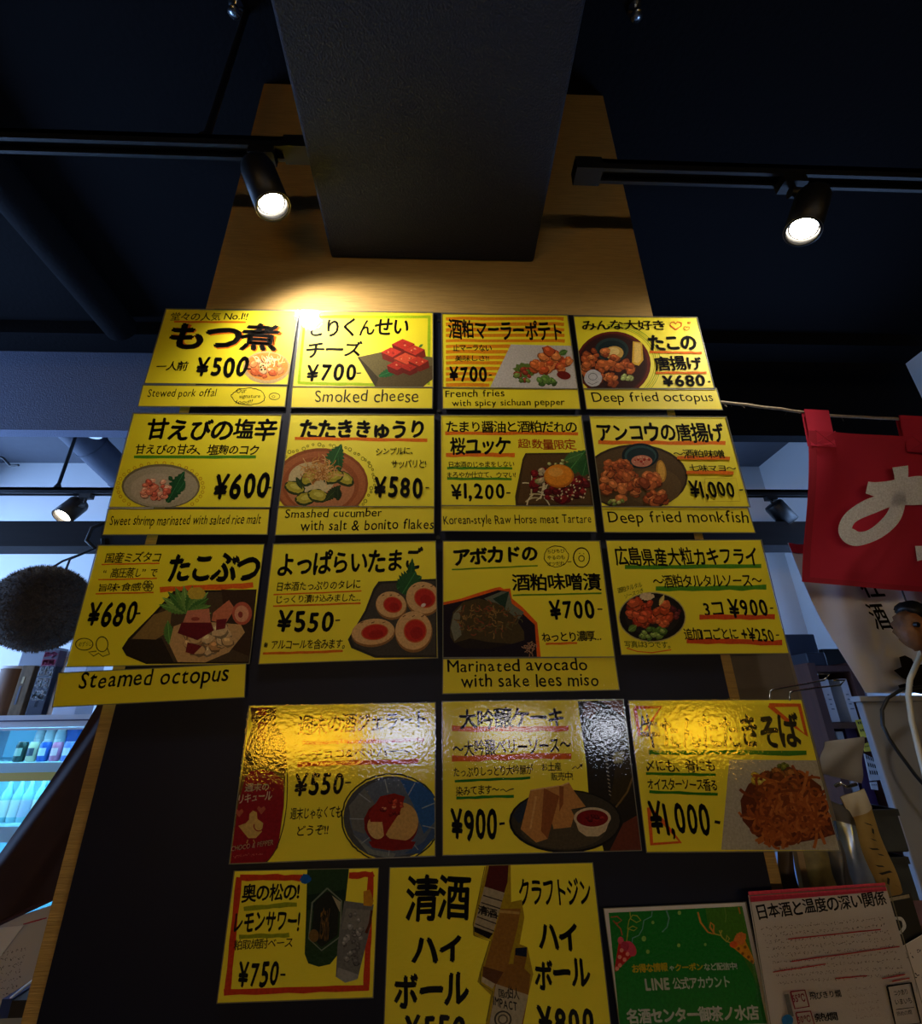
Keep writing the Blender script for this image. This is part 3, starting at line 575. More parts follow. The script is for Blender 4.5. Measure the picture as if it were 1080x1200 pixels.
s.t('¥700', 660, 475, 920, 470, 118, wt=.032); s.ln([(932, 412), (960, 412)], 9, K, 'lettering'); s.under(635, 612, 815, 606, 12, OR); s.t('ねっとり濃厚...', 615, 604, 955, 594, 62, wt=.018)
s.pg([(46, 372), (150, 350), (240, 320), (340, 290), (372, 284), (392, 296), (430, 292), (440, 350), (500, 400), (586, 490), (606, 686), (46, 688)], (236, 100, 20)); s.pg([(46, 388), (160, 362), (250, 336), (360, 302), (424, 312), (430, 370), (572, 502), (584, 686), (46, 688)], (34, 24, 34))
s.pg([(280, 350), (380, 310), (424, 312), (440, 380), (510, 430), (480, 470), (380, 420)], (110, 116, 100)); s.pg([(330, 352), (424, 308), (400, 410)], (38, 62, 46))
s.pg([(84, 520), (100, 430), (160, 370), (250, 350), (360, 380), (450, 450), (510, 540), (512, 590), (440, 612), (300, 600), (200, 580), (110, 606), (86, 570)], (80, 66, 36)); s.pg([(88, 520), (104, 440), (150, 390), (140, 480), (150, 560), (110, 596)], (124, 124, 106))
s.strands(300, 470, 180, 90, 120, 34, 6, [(128, 96, 46), (106, 72, 36), (150, 116, 60), (96, 88, 50), (140, 70, 44)], .5); s.pg([(110, 606), (200, 580), (300, 600), (440, 612), (300, 640), (160, 636)], (44, 34, 26)); s.strands(545, 632, 28, 36, 30, 26, 5, [(150, 110, 84), (180, 140, 110)]); s.done()
s = strip('yellow strip lettered Marinated avocado with sake lees miso', R, [(46, 700), (1028, 690), (1056, 874), (44, 896)])
s.t('Marinated avocado', 70, 778, 875, 766, 76, wt=.008); s.t('with sake lees miso', 150, 868, 940, 858, 84, wt=.008); s.done()

R = (700, 620, 930, 780)
s = menu('yellow sheet with green underlines picturing fried oysters in an oval', R, [(48, 66), (896, 62), (1050, 682), (132, 690)])
s.under(150, 208, 900, 206, 22, GR); s.t('広島県産大粒カキフライ', 105, 206, 890, 204, 112, wt=.025); s.under(320, 330, 928, 322, 26, GR); s.t('～酒粕タルタルソース～', 312, 326, 912, 322, 78, wt=.015)
s.t('3コ', 592, 480, 700, 478, 78, wt=.02); s.under(560, 486, 975, 484, 26, RD); s.t('¥900', 735, 492, 945, 484, 110, wt=.028); s.ln([(948, 436), (966, 435)], 8, K, 'lettering'); s.under(490, 614, 1015, 626, 28, RD); s.t('追加1コごとに', 482, 612, 778, 610, 70, wt=.02); s.t('+¥250', 800, 618, 975, 622, 78, wt=.022); s.ln([(980, 584), (998, 583)], 8, K, 'lettering')
s.t('酒粕タルタル', 112, 356, 246, 318, 32, (40, 90, 20), .005); s.t('ソースつき', 150, 384, 252, 348, 24, (40, 90, 20), .0); s.t('写真は3つです。', 152, 652, 402, 658, 38, (60, 90, 20), .008); s.ln([(160, 655), (220, 674), (300, 680), (405, 664)], 6, OR)
s.el(300, 484, 186, 138, (196, 180, 120)); s.el(300, 484, 180, 132, (32, 26, 22)); s.el(300, 480, 150, 104, (46, 40, 34))
s.lumps(235, 440, 70, 50, 22, 30, [(190, 70, 34), (164, 50, 26), (206, 92, 50)]); s.lumps(268, 500, 46, 40, 14, 30, [(180, 62, 30), (206, 88, 46)]); s.lumps(365, 470, 44, 60, 18, 28, [(190, 76, 34), (214, 104, 56)]); s.el(270, 372, 40, 20, (226, 200, 160), jag=.15); s.leaf(340, 420, 365, 362, 14, (226, 200, 110))
s.lumps(320, 575, 80, 30, 14, 24, [(120, 150, 60), (86, 120, 44), (150, 176, 90)]); s.leaf(170, 560, 215, 530, 22, (110, 140, 60)); s.lumps(425, 455, 24, 30, 6, 16, [(96, 34, 40), (120, 50, 46)]); s.done()

# row 4 -------------------------------------------------------------
R = (265, 815, 515, 1020)
s = menu('yellow sheet picturing a red liqueur bottle and ice cream in a blue dish', R, [(120, 55), (1055, 38), (1055, 810), (18, 850)])
s.pg([(122, 60), (255, 60), (250, 140), (300, 220), (306, 300), (292, 560), (262, 770), (205, 848), (20, 850), (60, 520), (100, 260), (132, 150)], (120, 86, 30)); s.pg([(126, 60), (255, 60), (250, 120), (130, 116)], (84, 50, 30)); s.pg([(160, 60), (206, 62), (200, 230), (158, 230)], (130, 30, 36)); s.pg([(122, 110), (206, 100), (246, 108), (246, 126), (130, 140)], (60, 30, 24))
s.lumps(200, 300, 90, 50, 16, 26, [(84, 60, 26), (110, 80, 36), (60, 44, 20)]); s.pg([(95, 420), (120, 385), (180, 372), (240, 388), (290, 430), (290, 560), (262, 770), (205, 848), (20, 850), (60, 560)], (150, 22, 34))
s.t('週末の', 92, 488, 214, 482, 42, (236, 220, 190), .015); s.t('リキュール', 60, 548, 230, 528, 46, (236, 220, 190), .015); s.t('CHOCO & PEPPER', 24, 790, 238, 756, 28, (226, 206, 160), .01); s.scrib(90, 415, 250, 415, 14, (206, 120, 100), 3); s.scrib(40, 822, 190, 806, 12, (206, 120, 100), 3)
CR = (214, 178, 100); s.pg([(118, 600), (136, 582), (156, 592), (158, 624), (188, 646), (180, 690), (150, 722), (112, 722), (86, 690), (62, 660), (100, 646), (116, 628)], CR); s.ring(165, 660, 24, 26, 5, (150, 22, 34), 14, a0=40, a1=200); s.ln([(110, 730), (104, 748)], 5, CR); s.ln([(138, 730), (146, 748)], 5, CR)
for (x, y) in ((178, 578), (66, 592)): s.pg([(x, y + 24), (x - 22, y - 4), (x - 14, y - 18), (x, y - 8), (x + 14, y - 18), (x + 22, y - 4)], (186, 96, 70))
s.ring(160, 460, 150, 400, 5, (70, 64, 20), 60, a0=-75, a1=80, jag=.004)
s.t('週末の酒ジェラート', 360, 205, 1010, 172, 104, wt=.025); s.under(385, 240, 1000, 224, 20, RD); s.t('～チョコ&ペッパー～', 370, 328, 935, 304, 50, wt=.02); s.under(360, 350, 972, 332, 24, (238, 100, 30)); s.t('¥550', 340, 512, 590, 502, 120, wt=.03); s.ln([(602, 442), (632, 440)], 8, K, 'lettering'); s.t('週末じゃなくても', 322, 632, 582, 618, 62, wt=.012); s.t('どうぞ!!', 358, 712, 515, 704, 52, wt=.012)
s.ring(835, 620, 250, 222, 8, (60, 60, 20), 90, jag=.012)
s.el(835, 620, 242, 212, (76, 78, 84)); s.el(850, 616, 226, 198, (92, 104, 124)); s.pg([(880, 425), (980, 440), (1050, 500), (1055, 640), (1000, 700), (950, 560)], (44, 92, 160)); s.pg([(620, 560), (700, 470), (760, 560), (700, 700), (640, 680)], (110, 112, 112)); s.pg([(640, 700), (740, 780), (860, 800), (840, 826), (720, 800)], (120, 128, 130)); s.pg([(900, 800), (1000, 740), (1050, 660), (1055, 720), (980, 800)], (60, 86, 130))
for i in range(9): a = .3 + i * .7; s.ln([(850 + 150 * math.cos(a), 620 + 130 * math.sin(a)), (850 + 225 * math.cos(a), 616 + 196 * math.sin(a))], 5, (150, 160, 170), 'food_photo')
s.el(835, 650, 138, 124, (120, 22, 14), jag=.03); s.el(880, 640, 92, 100, (206, 164, 96), .2); s.el(760, 670, 44, 58, (214, 176, 110), -.3); s.pg([(720, 600), (780, 510), (850, 495), (905, 512), (880, 590), (820, 680), (800, 720), (790, 640), (730, 640)], (146, 30, 16)); s.lumps(830, 560, 66, 46, 16, 14, [(190, 70, 40), (120, 20, 12), (214, 130, 90)]); s.pg([(720, 740), (800, 720), (960, 740), (940, 776), (840, 786), (740, 770)], (130, 24, 14)); s.done()

R = (510, 815, 755, 1010)
s = menu('yellow sheet picturing cake slices with red sauce cup on a dark plate', R, [(38, 34), (966, 22), (1062, 798), (40, 824)])
s.pg([(734, 28), (968, 22), (1062, 798), (870, 806), (790, 500), (780, 360)], (40, 34, 26)); s.pg([(850, 26), (968, 24), (990, 120), (900, 60)], (104, 60, 44)); s.pg([(766, 40), (800, 30), (860, 60), (800, 120), (760, 110)], (86, 50, 38)); s.pg([(960, 180), (990, 180), (1020, 460), (960, 560), (900, 560)], (56, 46, 20)); s.ln([(930, 580), (990, 500), (1020, 420), (1010, 330)], 9, (120, 96, 50), 'food_photo'); s.pg([(970, 660), (1040, 620), (1062, 798), (900, 802)], (110, 54, 36)); s.el(946, 320, 30, 34, (130, 116, 70), jag=.3); s.scrib(880, 280, 885, 300, 12, (170, 160, 140), 3)
for i in range(13): s.ln([(872 + i * 2, 270 + i * 20), (884 + i * 2, 278 + i * 20)], 5, (150, 140, 120), 'food_photo')
s.under(85, 172, 688, 172, 28, (240, 110, 24)); s.t('大吟醸ケーキ', 125, 178, 665, 170, 116, wt=.035); s.under(85, 325, 702, 312, 30, (240, 110, 24)); s.t('～大吟醸ベリーソース～', 92, 318, 702, 298, 88, wt=.02)
s.under(100, 442, 490, 426, 13, (40, 130, 40)); s.t('たっぷりしっとり大吟醸が', 95, 425, 505, 408, 56, wt=.01); s.under(108, 530, 405, 520, 14, (40, 130, 40)); s.t('染みてます～', 105, 520, 330, 508, 50, wt=.012); s.ln([(335, 490), (350, 484), (365, 496), (385, 486), (405, 482)], 5, K, 'lettering'); s.t('お土産', 550, 392, 652, 388, 46, wt=.012); s.t('販売中!', 598, 442, 712, 438, 46, wt=.012); s.ln([(706, 380), (722, 366), (734, 378), (758, 356), (744, 358), (758, 356), (754, 370)], 5, K, 'lettering')
s.t('¥900', 80, 760, 320, 752, 178, wt=.032); s.ln([(330, 664), (358, 660)], 14, K, 'lettering')
s.el(672, 650, 292, 164, (30, 26, 22)); s.el(672, 648, 280, 154, (64, 58, 46)); s.el(660, 690, 220, 104, (84, 74, 54)); s.pg([(400, 620), (440, 560), (520, 520), (500, 600), (430, 660)], (44, 52, 70))
def cake(s, pts, side): s.pg(pts, (198, 140, 76)); s.pg(side, (150, 88, 44)); s.ln([pts[0], pts[1]], 7, (226, 184, 126), 'food_photo')
cake(s, [(640, 470), (690, 450), (720, 500), (776, 574), (690, 590)], [(640, 470), (690, 590), (670, 600), (620, 500)])
cake(s, [(556, 480), (640, 466), (716, 620), (700, 680), (610, 690)], [(640, 466), (662, 470), (660, 560), (640, 600)])
cake(s, [(490, 490), (560, 478), (640, 520), (580, 740), (520, 760), (440, 690)], [(560, 478), (640, 520), (580, 740), (545, 700)]); s.ln([(520, 520), (490, 690)], 10, (216, 166, 100), 'food_photo')
s.pg([(716, 630), (904, 630), (880, 700), (840, 728), (780, 728), (740, 700)], (206, 186, 150)); s.el(810, 632, 96, 54, (216, 196, 164)); s.el(810, 634, 82, 44, (126, 20, 20)); s.lumps(810, 634, 56, 24, 8, 14, [(150, 34, 30), (96, 12, 14)]); s.done()

R = (735, 815, 990, 1005)
s = menu('yellow sheet picturing a heap of fried noodles, at the right end of its row', R, [(6, 28), (862, 22), (1052, 768), (96, 776)])
for tri in ([(36, 60), (165, 58), (105, 150), (60, 200), (36, 60)], [(702, 48), (852, 48), (888, 200), (800, 130), (702, 48)], [(106, 556), (120, 738), (262, 728), (180, 630), (106, 556)]): s.ln(tri, 18, (238, 104, 30))
s.t('牛たんたたきそば', 80, 270, 875, 262, 180, wt=.035); s.under(105, 282, 888, 286, 24, (50, 130, 20)); s.under(92, 388, 438, 394, 14, (50, 130, 20)); s.t('〆にも、肴にも', 98, 384, 438, 382, 66, wt=.02); s.under(108, 478, 448, 490, 14, (50, 130, 20)); s.t('オイスターソース香る', 105, 470, 448, 476, 62, wt=.02); s.t('¥1,000', 128, 715, 425, 720, 195, wt=.025); s.ln([(432, 626), (460, 632)], 14, K, 'lettering')
s.pg([(505, 318), (940, 322), (1052, 768), (465, 766)], (186, 178, 160))
s.pg([(560, 520), (600, 440), (700, 380), (770, 340), (870, 380), (960, 450), (1030, 690), (960, 710), (740, 750), (640, 700), (570, 620)], (104, 46, 20)); s.lumps(780, 450, 140, 70, 22, 34, [(150, 90, 34), (120, 56, 22), (96, 40, 20)]); s.lumps(650, 420, 40, 30, 7, 22, [(206, 176, 50), (220, 196, 90)]); s.lumps(760, 350, 30, 14, 6, 14, [(120, 130, 40), (90, 100, 30)]); s.el(715, 505, 50, 26, (130, 26, 26), jag=.1)
NP = [(156, 76, 26), (176, 92, 34), (190, 108, 46), (130, 60, 22)]
s.strands(790, 550, 150, 125, 170, 120, 14, NP, .8); s.strands(860, 630, 110, 60, 50, 110, 14, NP, .9); s.strands(710, 640, 60, 50, 24, 100, 14, NP, .9); s.done()

# row 5 -------------------------------------------------------------
R = (240, 1000, 480, 1200)
s = menu('yellow sheet with red border picturing a green bottle and a glass', R, [(158, 95), (914, 78), (884, 758), (66, 788)])
for a, b in (((185, 130), (540, 128)), ((760, 116), (890, 110)), ((875, 110), (850, 720)), ((100, 735), (860, 708)), ((180, 128), (118, 740))): s.under(*a, *b, 32, (206, 60, 20))
s.t('奥の松の!', 190, 262, 495, 248, 100, wt=.03); s.under(205, 292, 485, 268, 24, (150, 160, 20)); s.t('レモンサワー!', 150, 420, 495, 412, 110, wt=.03); s.under(180, 438, 445, 432, 22, (150, 160, 20)); s.t('粕取焼酎ベース', 150, 512, 460, 496, 56, wt=.01); s.t('¥750', 165, 714, 380, 706, 145, wt=.03); s.ln([(398, 640), (425, 640)], 12, K, 'lettering')
s.pg([(540, 86), (760, 82), (740, 260), (696, 540), (660, 585), (600, 598), (545, 580), (526, 530), (534, 300)], (40, 66, 34)); s.pg([(538, 220), (740, 190), (740, 260), (730, 300), (536, 300)], (24, 44, 26)); s.ln([(645, 184), (720, 250), (712, 440), (615, 512), (548, 450), (566, 260)], 8, (120, 130, 110), 'food_photo', close=True); s.pg([(645, 200), (708, 256), (700, 430), (615, 496), (560, 440), (578, 264)], (34, 36, 26)); s.t('でらみかん', 600, 460, 650, 466, 180, (170, 120, 40), .02, part='food_photo'); s.el(575, 434, 26, 34, (120, 90, 40)); s.pg([(670, 222), (716, 256), (712, 310)], (170, 160, 130))
s.el(530, 136, 28, 26, (20, 90, 180), jag=.15)
s.pg([(735, 250), (890, 270), (870, 400), (830, 560), (806, 660), (740, 680), (690, 650), (700, 480)], (112, 112, 112)); s.pg([(745, 290), (880, 300), (860, 400), (720, 400)], (130, 128, 122)); s.lumps(780, 450, 50, 140, 26, 16, [(130, 130, 130), (96, 96, 98), (146, 146, 146)], asp=1.2); s.pg([(836, 200), (870, 190), (890, 250), (880, 280), (836, 274)], (200, 140, 30)); s.ln([(880, 300), (870, 370), (850, 420)], 14, (90, 40, 20), 'food_photo'); s.pg([(700, 600), (812, 640), (800, 664), (740, 682), (694, 652)], (150, 150, 150)); s.done()

R = (440, 1000, 720, 1200)
s = menu('tall yellow sheet with big lettering around overlapping bottles, lowest on the board', R, [(66, 66), (978, 44), (1070, 860), (36, 880)])
s.t('清酒', 135, 312, 432, 304, 215, wt=.03); s.t('ハイ', 160, 500, 388, 498, 130, wt=.045); s.t('ボール', 82, 706, 422, 688, 160, wt=.04); s.t('¥550', 130, 860, 405, 850, 130, wt=.04); s.t('クラフトジン', 652, 240, 975, 232, 125, wt=.022); s.t('ハイ', 738, 432, 918, 446, 130, wt=.045); s.t('ボール', 722, 622, 975, 608, 140, wt=.04); s.t('¥800', 735, 830, 990, 830, 145, wt=.04)
s.pg([(500, 52), (610, 52), (612, 220), (660, 210), (672, 290), (650, 410), (686, 424), (712, 545), (690, 640), (640, 860), (480, 870), (520, 640), (460, 580), (470, 540), (520, 390), (440, 370), (440, 320)], (176, 150, 20)); s.ln([(494, 60), (440, 320), (446, 372), (516, 396), (472, 540), (474, 590), (530, 625), (500, 760)], 4, (110, 104, 20), 'food_photo')
s.pg([(512, 56), (600, 54), (596, 130), (528, 350), (512, 384), (446, 350), (444, 330), (492, 150)], (84, 24, 16)); s.pg([(492, 150), (582, 178), (530, 362), (444, 330)], (170, 156, 130)); s.pg([(444, 330), (530, 362), (512, 386), (446, 354)], (24, 14, 12))
for k in range(5): s.ln([(486 - k * 9, 190 + k * 32), (572 - k * 9, 216 + k * 34)], 5, (60, 46, 36), 'food_photo')
s.t('清酒', 462, 276, 550, 298, 46, K, .03, part='food_photo')
s.pg([(566, 250), (656, 250), (640, 340), (590, 540), (550, 610), (482, 574), (484, 540), (530, 380)], (150, 104, 36)); s.pg([(486, 510), (590, 540), (560, 596), (482, 566)], (96, 56, 22)); s.pg([(482, 556), (540, 590), (528, 612), (478, 580)], (190, 176, 150)); s.ln([(560, 262), (650, 270)], 12, (190, 150, 80), 'food_photo')
s.pg([(630, 430), (684, 426), (682, 470), (672, 520), (700, 548), (690, 640), (650, 860), (500, 860), (540, 600), (600, 500), (622, 500)], (140, 96, 30)); s.pg([(632, 428), (684, 424), (682, 468), (630, 460)], (20, 24, 50)); s.pg([(544, 590), (690, 640), (640, 860), (500, 860)], (176, 164, 140)); s.t('伯人', 596, 652, 650, 664, 56, K, .02, part='food_photo'); s.t('IMPACT', 532, 690, 640, 720, 46, K, .02, part='food_photo'); s.t('国の', 556, 650, 606, 664, 40, K, .02, part='food_photo'); s.ring(575, 750, 36, 36, 8, (60, 56, 50), 18, 'food_photo'); s.ring(575, 750, 20, 20, 8, (90, 84, 70), 12, 'food_photo'); s.done()

# green members' poster and white notice ---------------------------------
R = (690, 1030, 900, 1200)
s = Sheet('green_poster', 'green poster with white border and party poppers', 'poster', R, [(90, 180), (940, 142), (1100, 880), (192, 920)], M_WHITEP, Y=-.02)
s.pg([(118, 204), (922, 164), (1072, 870), (186, 900)], (30, 128, 44), 'printed_panel'); s.pg([(700, 176), (922, 164), (1030, 660), (900, 420), (720, 300)], (74, 130, 36), 'printed_panel')
def curl(s, pts, wd, c): s.ln(pts, wd, c, 'printed_panel')
curl(s, [(246, 196), (250, 240), (285, 262), (312, 250), (290, 222), (262, 218), (240, 250), (232, 300), (270, 312), (290, 296), (262, 284), (236, 300), (226, 380)], 6, (180, 180, 60)); curl(s, [(380, 196), (376, 226), (330, 250), (322, 300), (300, 340), (262, 356), (258, 390)], 7, (110, 160, 160)); curl(s, [(466, 190), (482, 236), (470, 290), (440, 320)], 9, (110, 160, 150)); curl(s, [(130, 230), (170, 226), (196, 250), (170, 268), (144, 250), (190, 300), (200, 340)], 7, (190, 90, 60)); curl(s, [(655, 200), (672, 262), (716, 320), (750, 332), (752, 280), (732, 262), (728, 290), (756, 330)], 11, (220, 150, 60)); curl(s, [(752, 330), (790, 340), (800, 310), (784, 310), (800, 350), (830, 380), (846, 360), (830, 340), (824, 372), (860, 390)], 7, (190, 180, 70)); curl(s, [(815, 170), (826, 220), (820, 260)], 6, (110, 150, 60)); curl(s, [(900, 170), (910, 210)], 8, (200, 120, 40))
for (x, y, r_) in ((544, 204, 11), (384, 262, 9), (354, 438, 11), (700, 395, 8), (330, 360, 14), (540, 400, 10)): s.el(x, y, r_, r_ * 1.2, (150, 190, 90), part='printed_panel', n=12)
s.pg([(180, 370), (272, 450), (160, 560), (154, 540)], (196, 34, 30), 'printed_panel'); s.el(190, 370, 18, 22, (226, 90, 110), part='printed_panel'); s.el(250, 420, 30, 50, (214, 70, 96), -.5, part='printed_panel'); s.el(215, 405, 26, 30, (180, 50, 80), part='printed_panel')
for (x, y) in ((196, 430), (232, 452), (184, 470), (214, 486), (186, 520), (168, 540)): s.el(x, y, 12, 13, (236, 150, 130), part='printed_panel', n=12)
s.pg([(850, 400), (940, 370), (996, 490), (990, 515)], (222, 150, 30), 'printed_panel'); s.el(910, 360, 34, 42, (230, 130, 60), .5, .12, part='printed_panel'); s.el(870, 395, 24, 20, (226, 100, 40), part='printed_panel')
for (x, y) in ((900, 420), (940, 410), (925, 450), (960, 470), (980, 498)): s.el(x, y, 9, 10, (140, 90, 20), part='printed_panel', n=10)
PW = (226, 228, 220)
s.t('お得な情報', 262, 568, 478, 556, 54, (226, 190, 30), .04, jit=.0); s.t('や', 486, 554, 514, 552, 30, PW, .03, jit=0); s.t('クーポン', 520, 556, 690, 550, 46, (226, 190, 30), .04, jit=0); s.t('など配信中!', 696, 554, 895, 546, 46, PW, .03, jit=0); s.t('LINE', 342, 674, 488, 668, 74, PW, .04, jit=0); s.t('公式アカウント', 508, 668, 852, 654, 74, PW, .03, jit=0); s.t('名酒センター御茶ノ水店', 232, 876, 1030, 850, 94, PW, .045, jit=0); s.done()

R = (870, 1030, 1080, 1200)
M_NOTE = mat('cream_note_paper', (196, 186, 178), .75, var=.04, scale=6)
s = Sheet('notice_sheet', 'white handwritten notice with pink top band at the lower right corner', 'notice', R, [(36, 100), (862, 40), (1105, 880), (180, 980)], M_NOTE, Y=-.03)
s.pg([(32, 76), (856, 22), (868, 72), (44, 140)], (206, 70, 90), 'pink_band', clip=False); s.pg([(36, 112), (864, 60), (868, 72), (44, 140)], (176, 50, 70), 'pink_band', clip=False)
s.t('日本酒と温度の深い関係', 98, 248, 872, 160, 96, K, .025)
for i in range(9): s.scrib(112 + i * 12, 312 + i * 40, 860 + i * 15, 246 + i * 41, 20, (110, 92, 90), 3, 1.2)
for (a, b, c, d) in ((265, 358, 822, 300), (285, 492, 935, 402), (175, 556, 492, 508), (550, 594, 740, 578), (830, 596, 968, 570), (890, 612, 995, 592)): s.under(a, b, c, d, 7, (196, 60, 60))
s.ln([(280, 674), (366, 664), (392, 762), (306, 776), (280, 674)], 9, (150, 40, 60)); s.t('55℃', 296, 742, 372, 732, 50, (150, 40, 60), .02); s.t('飛びきり燗', 398, 724, 588, 706, 46, K, .012); s.ln([(312, 800), (400, 790), (424, 872), (330, 884), (312, 800)], 9, (150, 40, 60)); s.t('50℃', 326, 866, 404, 858, 46, (150, 40, 60), .02); s.t('熱燗', 430, 858, 568, 844, 54, K, .02)
s.pg([(242, 690), (268, 686), (300, 820), (270, 826)], (110, 110, 112), 'lettering'); s.el(262, 846, 34, 36, (30, 120, 190), part='lettering')
for i in range(5): s.scrib(620 + i * 12, 670 + i * 42, 800 + i * 8, 650 + i * 42, 18, (150, 130, 126), 3, 1.2)
s.ln([(858, 640), (1002, 620), (1060, 860), (910, 880), (858, 640)], 11, K, 'lettering'); s.t('コクあり', 905, 700, 985, 688, 34, K, .005); s.t('いまいち', 912, 752, 1010, 740, 34, K, .005); s.ln([(912, 780), (1020, 766)], 4, K, 'lettering'); s.t('熱めの燗', 920, 822, 1010, 808, 30, K, .0); s.done()
# ------------------------------------------------------------------ left: cedar ball, showcase, drape
def rot_about(p, c, a): return c + Matrix.Rotation(a, 3, 'Z') @ (p - c)
BC = Vector((-1.75, 1.33, 2.04)); BR = .185
r = thing('cedar_ball', BC - Vector((0, 0, BR)), 'big round dark cedar-needle ball hanging left of the pillar', 'ornament')
M_CEDAR = mat('dried_cedar', (64, 50, 36), .9, var=.35, scale=60, bump=.8, bscale=90)
mb = MB(); mb.lathe([(BR * .985 * math.sin(math.pi * i / 20) + .0005, -BR * .985 * math.cos(math.pi * i / 20)) for i in range(21)], BC, 40).build('ball_core', M_CEDAR, r)
mb = MB(); rb = random.Random(3)
for i in range(9000):
    z = rb.uniform(-1, 1); a = rb.uniform(0, 6.2832); q = math.sqrt(1 - z * z); d = Vector((q * math.cos(a), q * math.sin(a), z))
    u = d.orthogonal().normalized(); u = Matrix.Rotation(rb.uniform(0, 6.28), 3, d) @ u; p = BC + d * BR * .97; t = BC + d * (BR + rb.uniform(.002, .011)) + u * rb.uniform(-.008, .008); v = d.cross(u) * .0017
    mb.add([p + v, p - v, t], [(0, 1, 2)])
o = mb.build('cedar_needles', mat('cedar_tips', (84, 66, 46), .9, var=.3, scale=40), r); o['kind'] = 'stuff'
hk = Vector((-1.66, 1.415, 2.345))
MB().tube([BC + Vector((-.02, 0, BR * .97)), BC + Vector((0, .03, BR + .04)), hk], .005, 8).build('hanging_cord', M_BLACKP, r)
MB().tube([BC + Vector((.05, 0, BR * .93)), BC + Vector((.03, .03, BR + .05)), hk], .005, 8).build('hanging_cord', M_BLACKP, r)
MB().tube([hk + Vector((.02, 0, .14)), hk + Vector((-.03, -.02, .1)), hk + Vector((-.03, -.03, .03)), hk, hk + Vector((.03, 0, .02)), hk + Vector((.02, 0, .05))], .009, 8).build('hook', M_BLACKP, r)

FY = 1.4; FT = onY(40, 838, FY).z; FX0, FX1 = -2.2, -.95
fr = thing('display_fridge', (-1.55, FY + .3, 0), 'bright blue-lit glass display fridge left of the pillar', 'fridge')
M_FRW = mat('white_enamel', (214, 220, 232), .35); M_FRIN = mat('fridge_lining', (196, 226, 240), .5)
MB().box(FX0, FX1, FY, FY + .6, FT - .048, FT).box(FX0, FX1, FY, FY + .6, 0, .5).box(FX0, FX0 + .04, FY, FY + .6, .5, FT - .048).box(FX1 - .04, FX1, FY, FY + .6, .5, FT - .048).build('body', M_FRW, fr)
bx('trim', mat('dark_blue_trim', (40, 52, 96), .4), FX0, FX1, FY - .004, FY - .0005, FT - .024, FT - .019, fr)
bx('back_lining', mat('glowing_lining', (150, 200, 226), .5, emit=(70, 170, 230), estr=.55), FX0 + .04, FX1 - .04, FY + .5, FY + .52, .5, FT - .048, fr)  # glow put into the lining in place of the lit haze behind glass
bx('glass_door', M_GLASS, FX0 + .04, FX1 - .04, FY + .004, FY + .01, .5, FT - .049, fr)
SZ = [onY(30, y, FY + .06).z for y in (893, 966)]
for z in SZ + [.75]: bx('shelf', M_FRIN, FX0 + .04, FX1 - .04, FY + .03, FY + .5, z - .012, z, fr)
bx('price_rail', mat('yellow_rail', (236, 206, 110), .5), FX0 + .05, FX1 - .05, FY + .016, FY + .029, SZ[0] - .066, SZ[0] - .036, fr)
bx('price_rail', M_FRIN, FX0 + .05, FX1 - .05, FY + .016, FY + .029, SZ[0] - .0355, SZ[0], fr)
bx('led_strip', mat('cyan_led', (200, 240, 255), .5, emit=(130, 220, 255), estr=16), FX0 + .06, FX1 - .06, FY + .02, FY + .05, FT - .049, FT - .0485, fr)
for zz in SZ: bx('led_strip', mat('cyan_led', (0, 0, 0)), FX0 + .06, FX1 - .05, FY + .032, FY + .038, zz - .05, zz - .0125, fr)
bx('price_rail', M_FRIN, FX0 + .05, FX1 - .05, FY + .016, FY + .029, SZ[1] - .052, SZ[1] - .0, fr)
bx('header', M_FRW, FX0, FX1, FY - .002, FY + .003, FT - .058, FT - .0485, fr)
def can(x0, x1, y, z, h, c, lab, c2):
    x = (x0 + x1) / 2; rr = (x1 - x0) / 2 * .94; b = (x, y + rr, z)
    t = thing('drink_can', b, lab, 'can', 'cans in the display fridge')
    MB().lathe([(rr * .8, .0), (rr, .008), (rr, h - .012), (rr * .82, h)], b, 18).build('can_body', mat('can_%d' % len(MATS), c, .35), t)
    MB().lathe([(rr * .8, h), (rr * .8, h + .002)], b, 18).build('lid', mat('can_lid', (190, 196, 200), .3, metal=.8), t)
    MB().grid(lambda u, v: (x + rr * 1.012 * math.sin((u - .5) * 1.5), y + rr - rr * 1.012 * math.cos((u - .5) * 1.5), z + h * (.3 + .4 * v)), 6, 1).build('printed_mark', mat('mark_%d' % len(MATS), c2, .4), t)
cans = [(10, 23, (30, 60, 60), (170, 200, 190), 'dark teal can at the left of the fridge shelf'), (25, 37, (206, 206, 170), (70, 90, 110), 'cream can on the fridge shelf'), (38, 51, (40, 96, 190), (200, 220, 240), 'bright blue can in the middle of the fridge shelf'), (53, 65, (206, 120, 160), (240, 210, 220), 'pink can on the fridge shelf'), (67, 79, (110, 130, 210), (220, 220, 250), 'lilac-blue can at the right of the fridge shelf')]
for a, b, c, c2, lab in cans:
    xa, xb = onY(a, 892, FY + .06).x, onY(b, 892, FY + .06).x; can(xa, xb, FY + .06, SZ[0], onY(a, 870, FY + .06).z - SZ[0], c, lab, c2)
for i, (a, b) in enumerate(((29, 38), (40, 51), (53, 63))):
    xa, xb = onY(a, 862, FY + .12).x, onY(b, 862, FY + .12).x; zb = onY(a, 868, FY + .12).z; h = onY(a, 856, FY + .12).z - zb
    can(xa - .004, xb + .004, FY + .17, SZ[0], zb + h - SZ[0], (190, 206, 214), ('pale can in the fridge back row, behind the cream and blue cans', 'pale can in the fridge back row, behind the bright blue can', 'pale can in the fridge back row, behind the pink can')[i], (226, 232, 236))
xa, xb = onY(66, 862, FY + .2).x, onY(90, 862, FY + .2).x
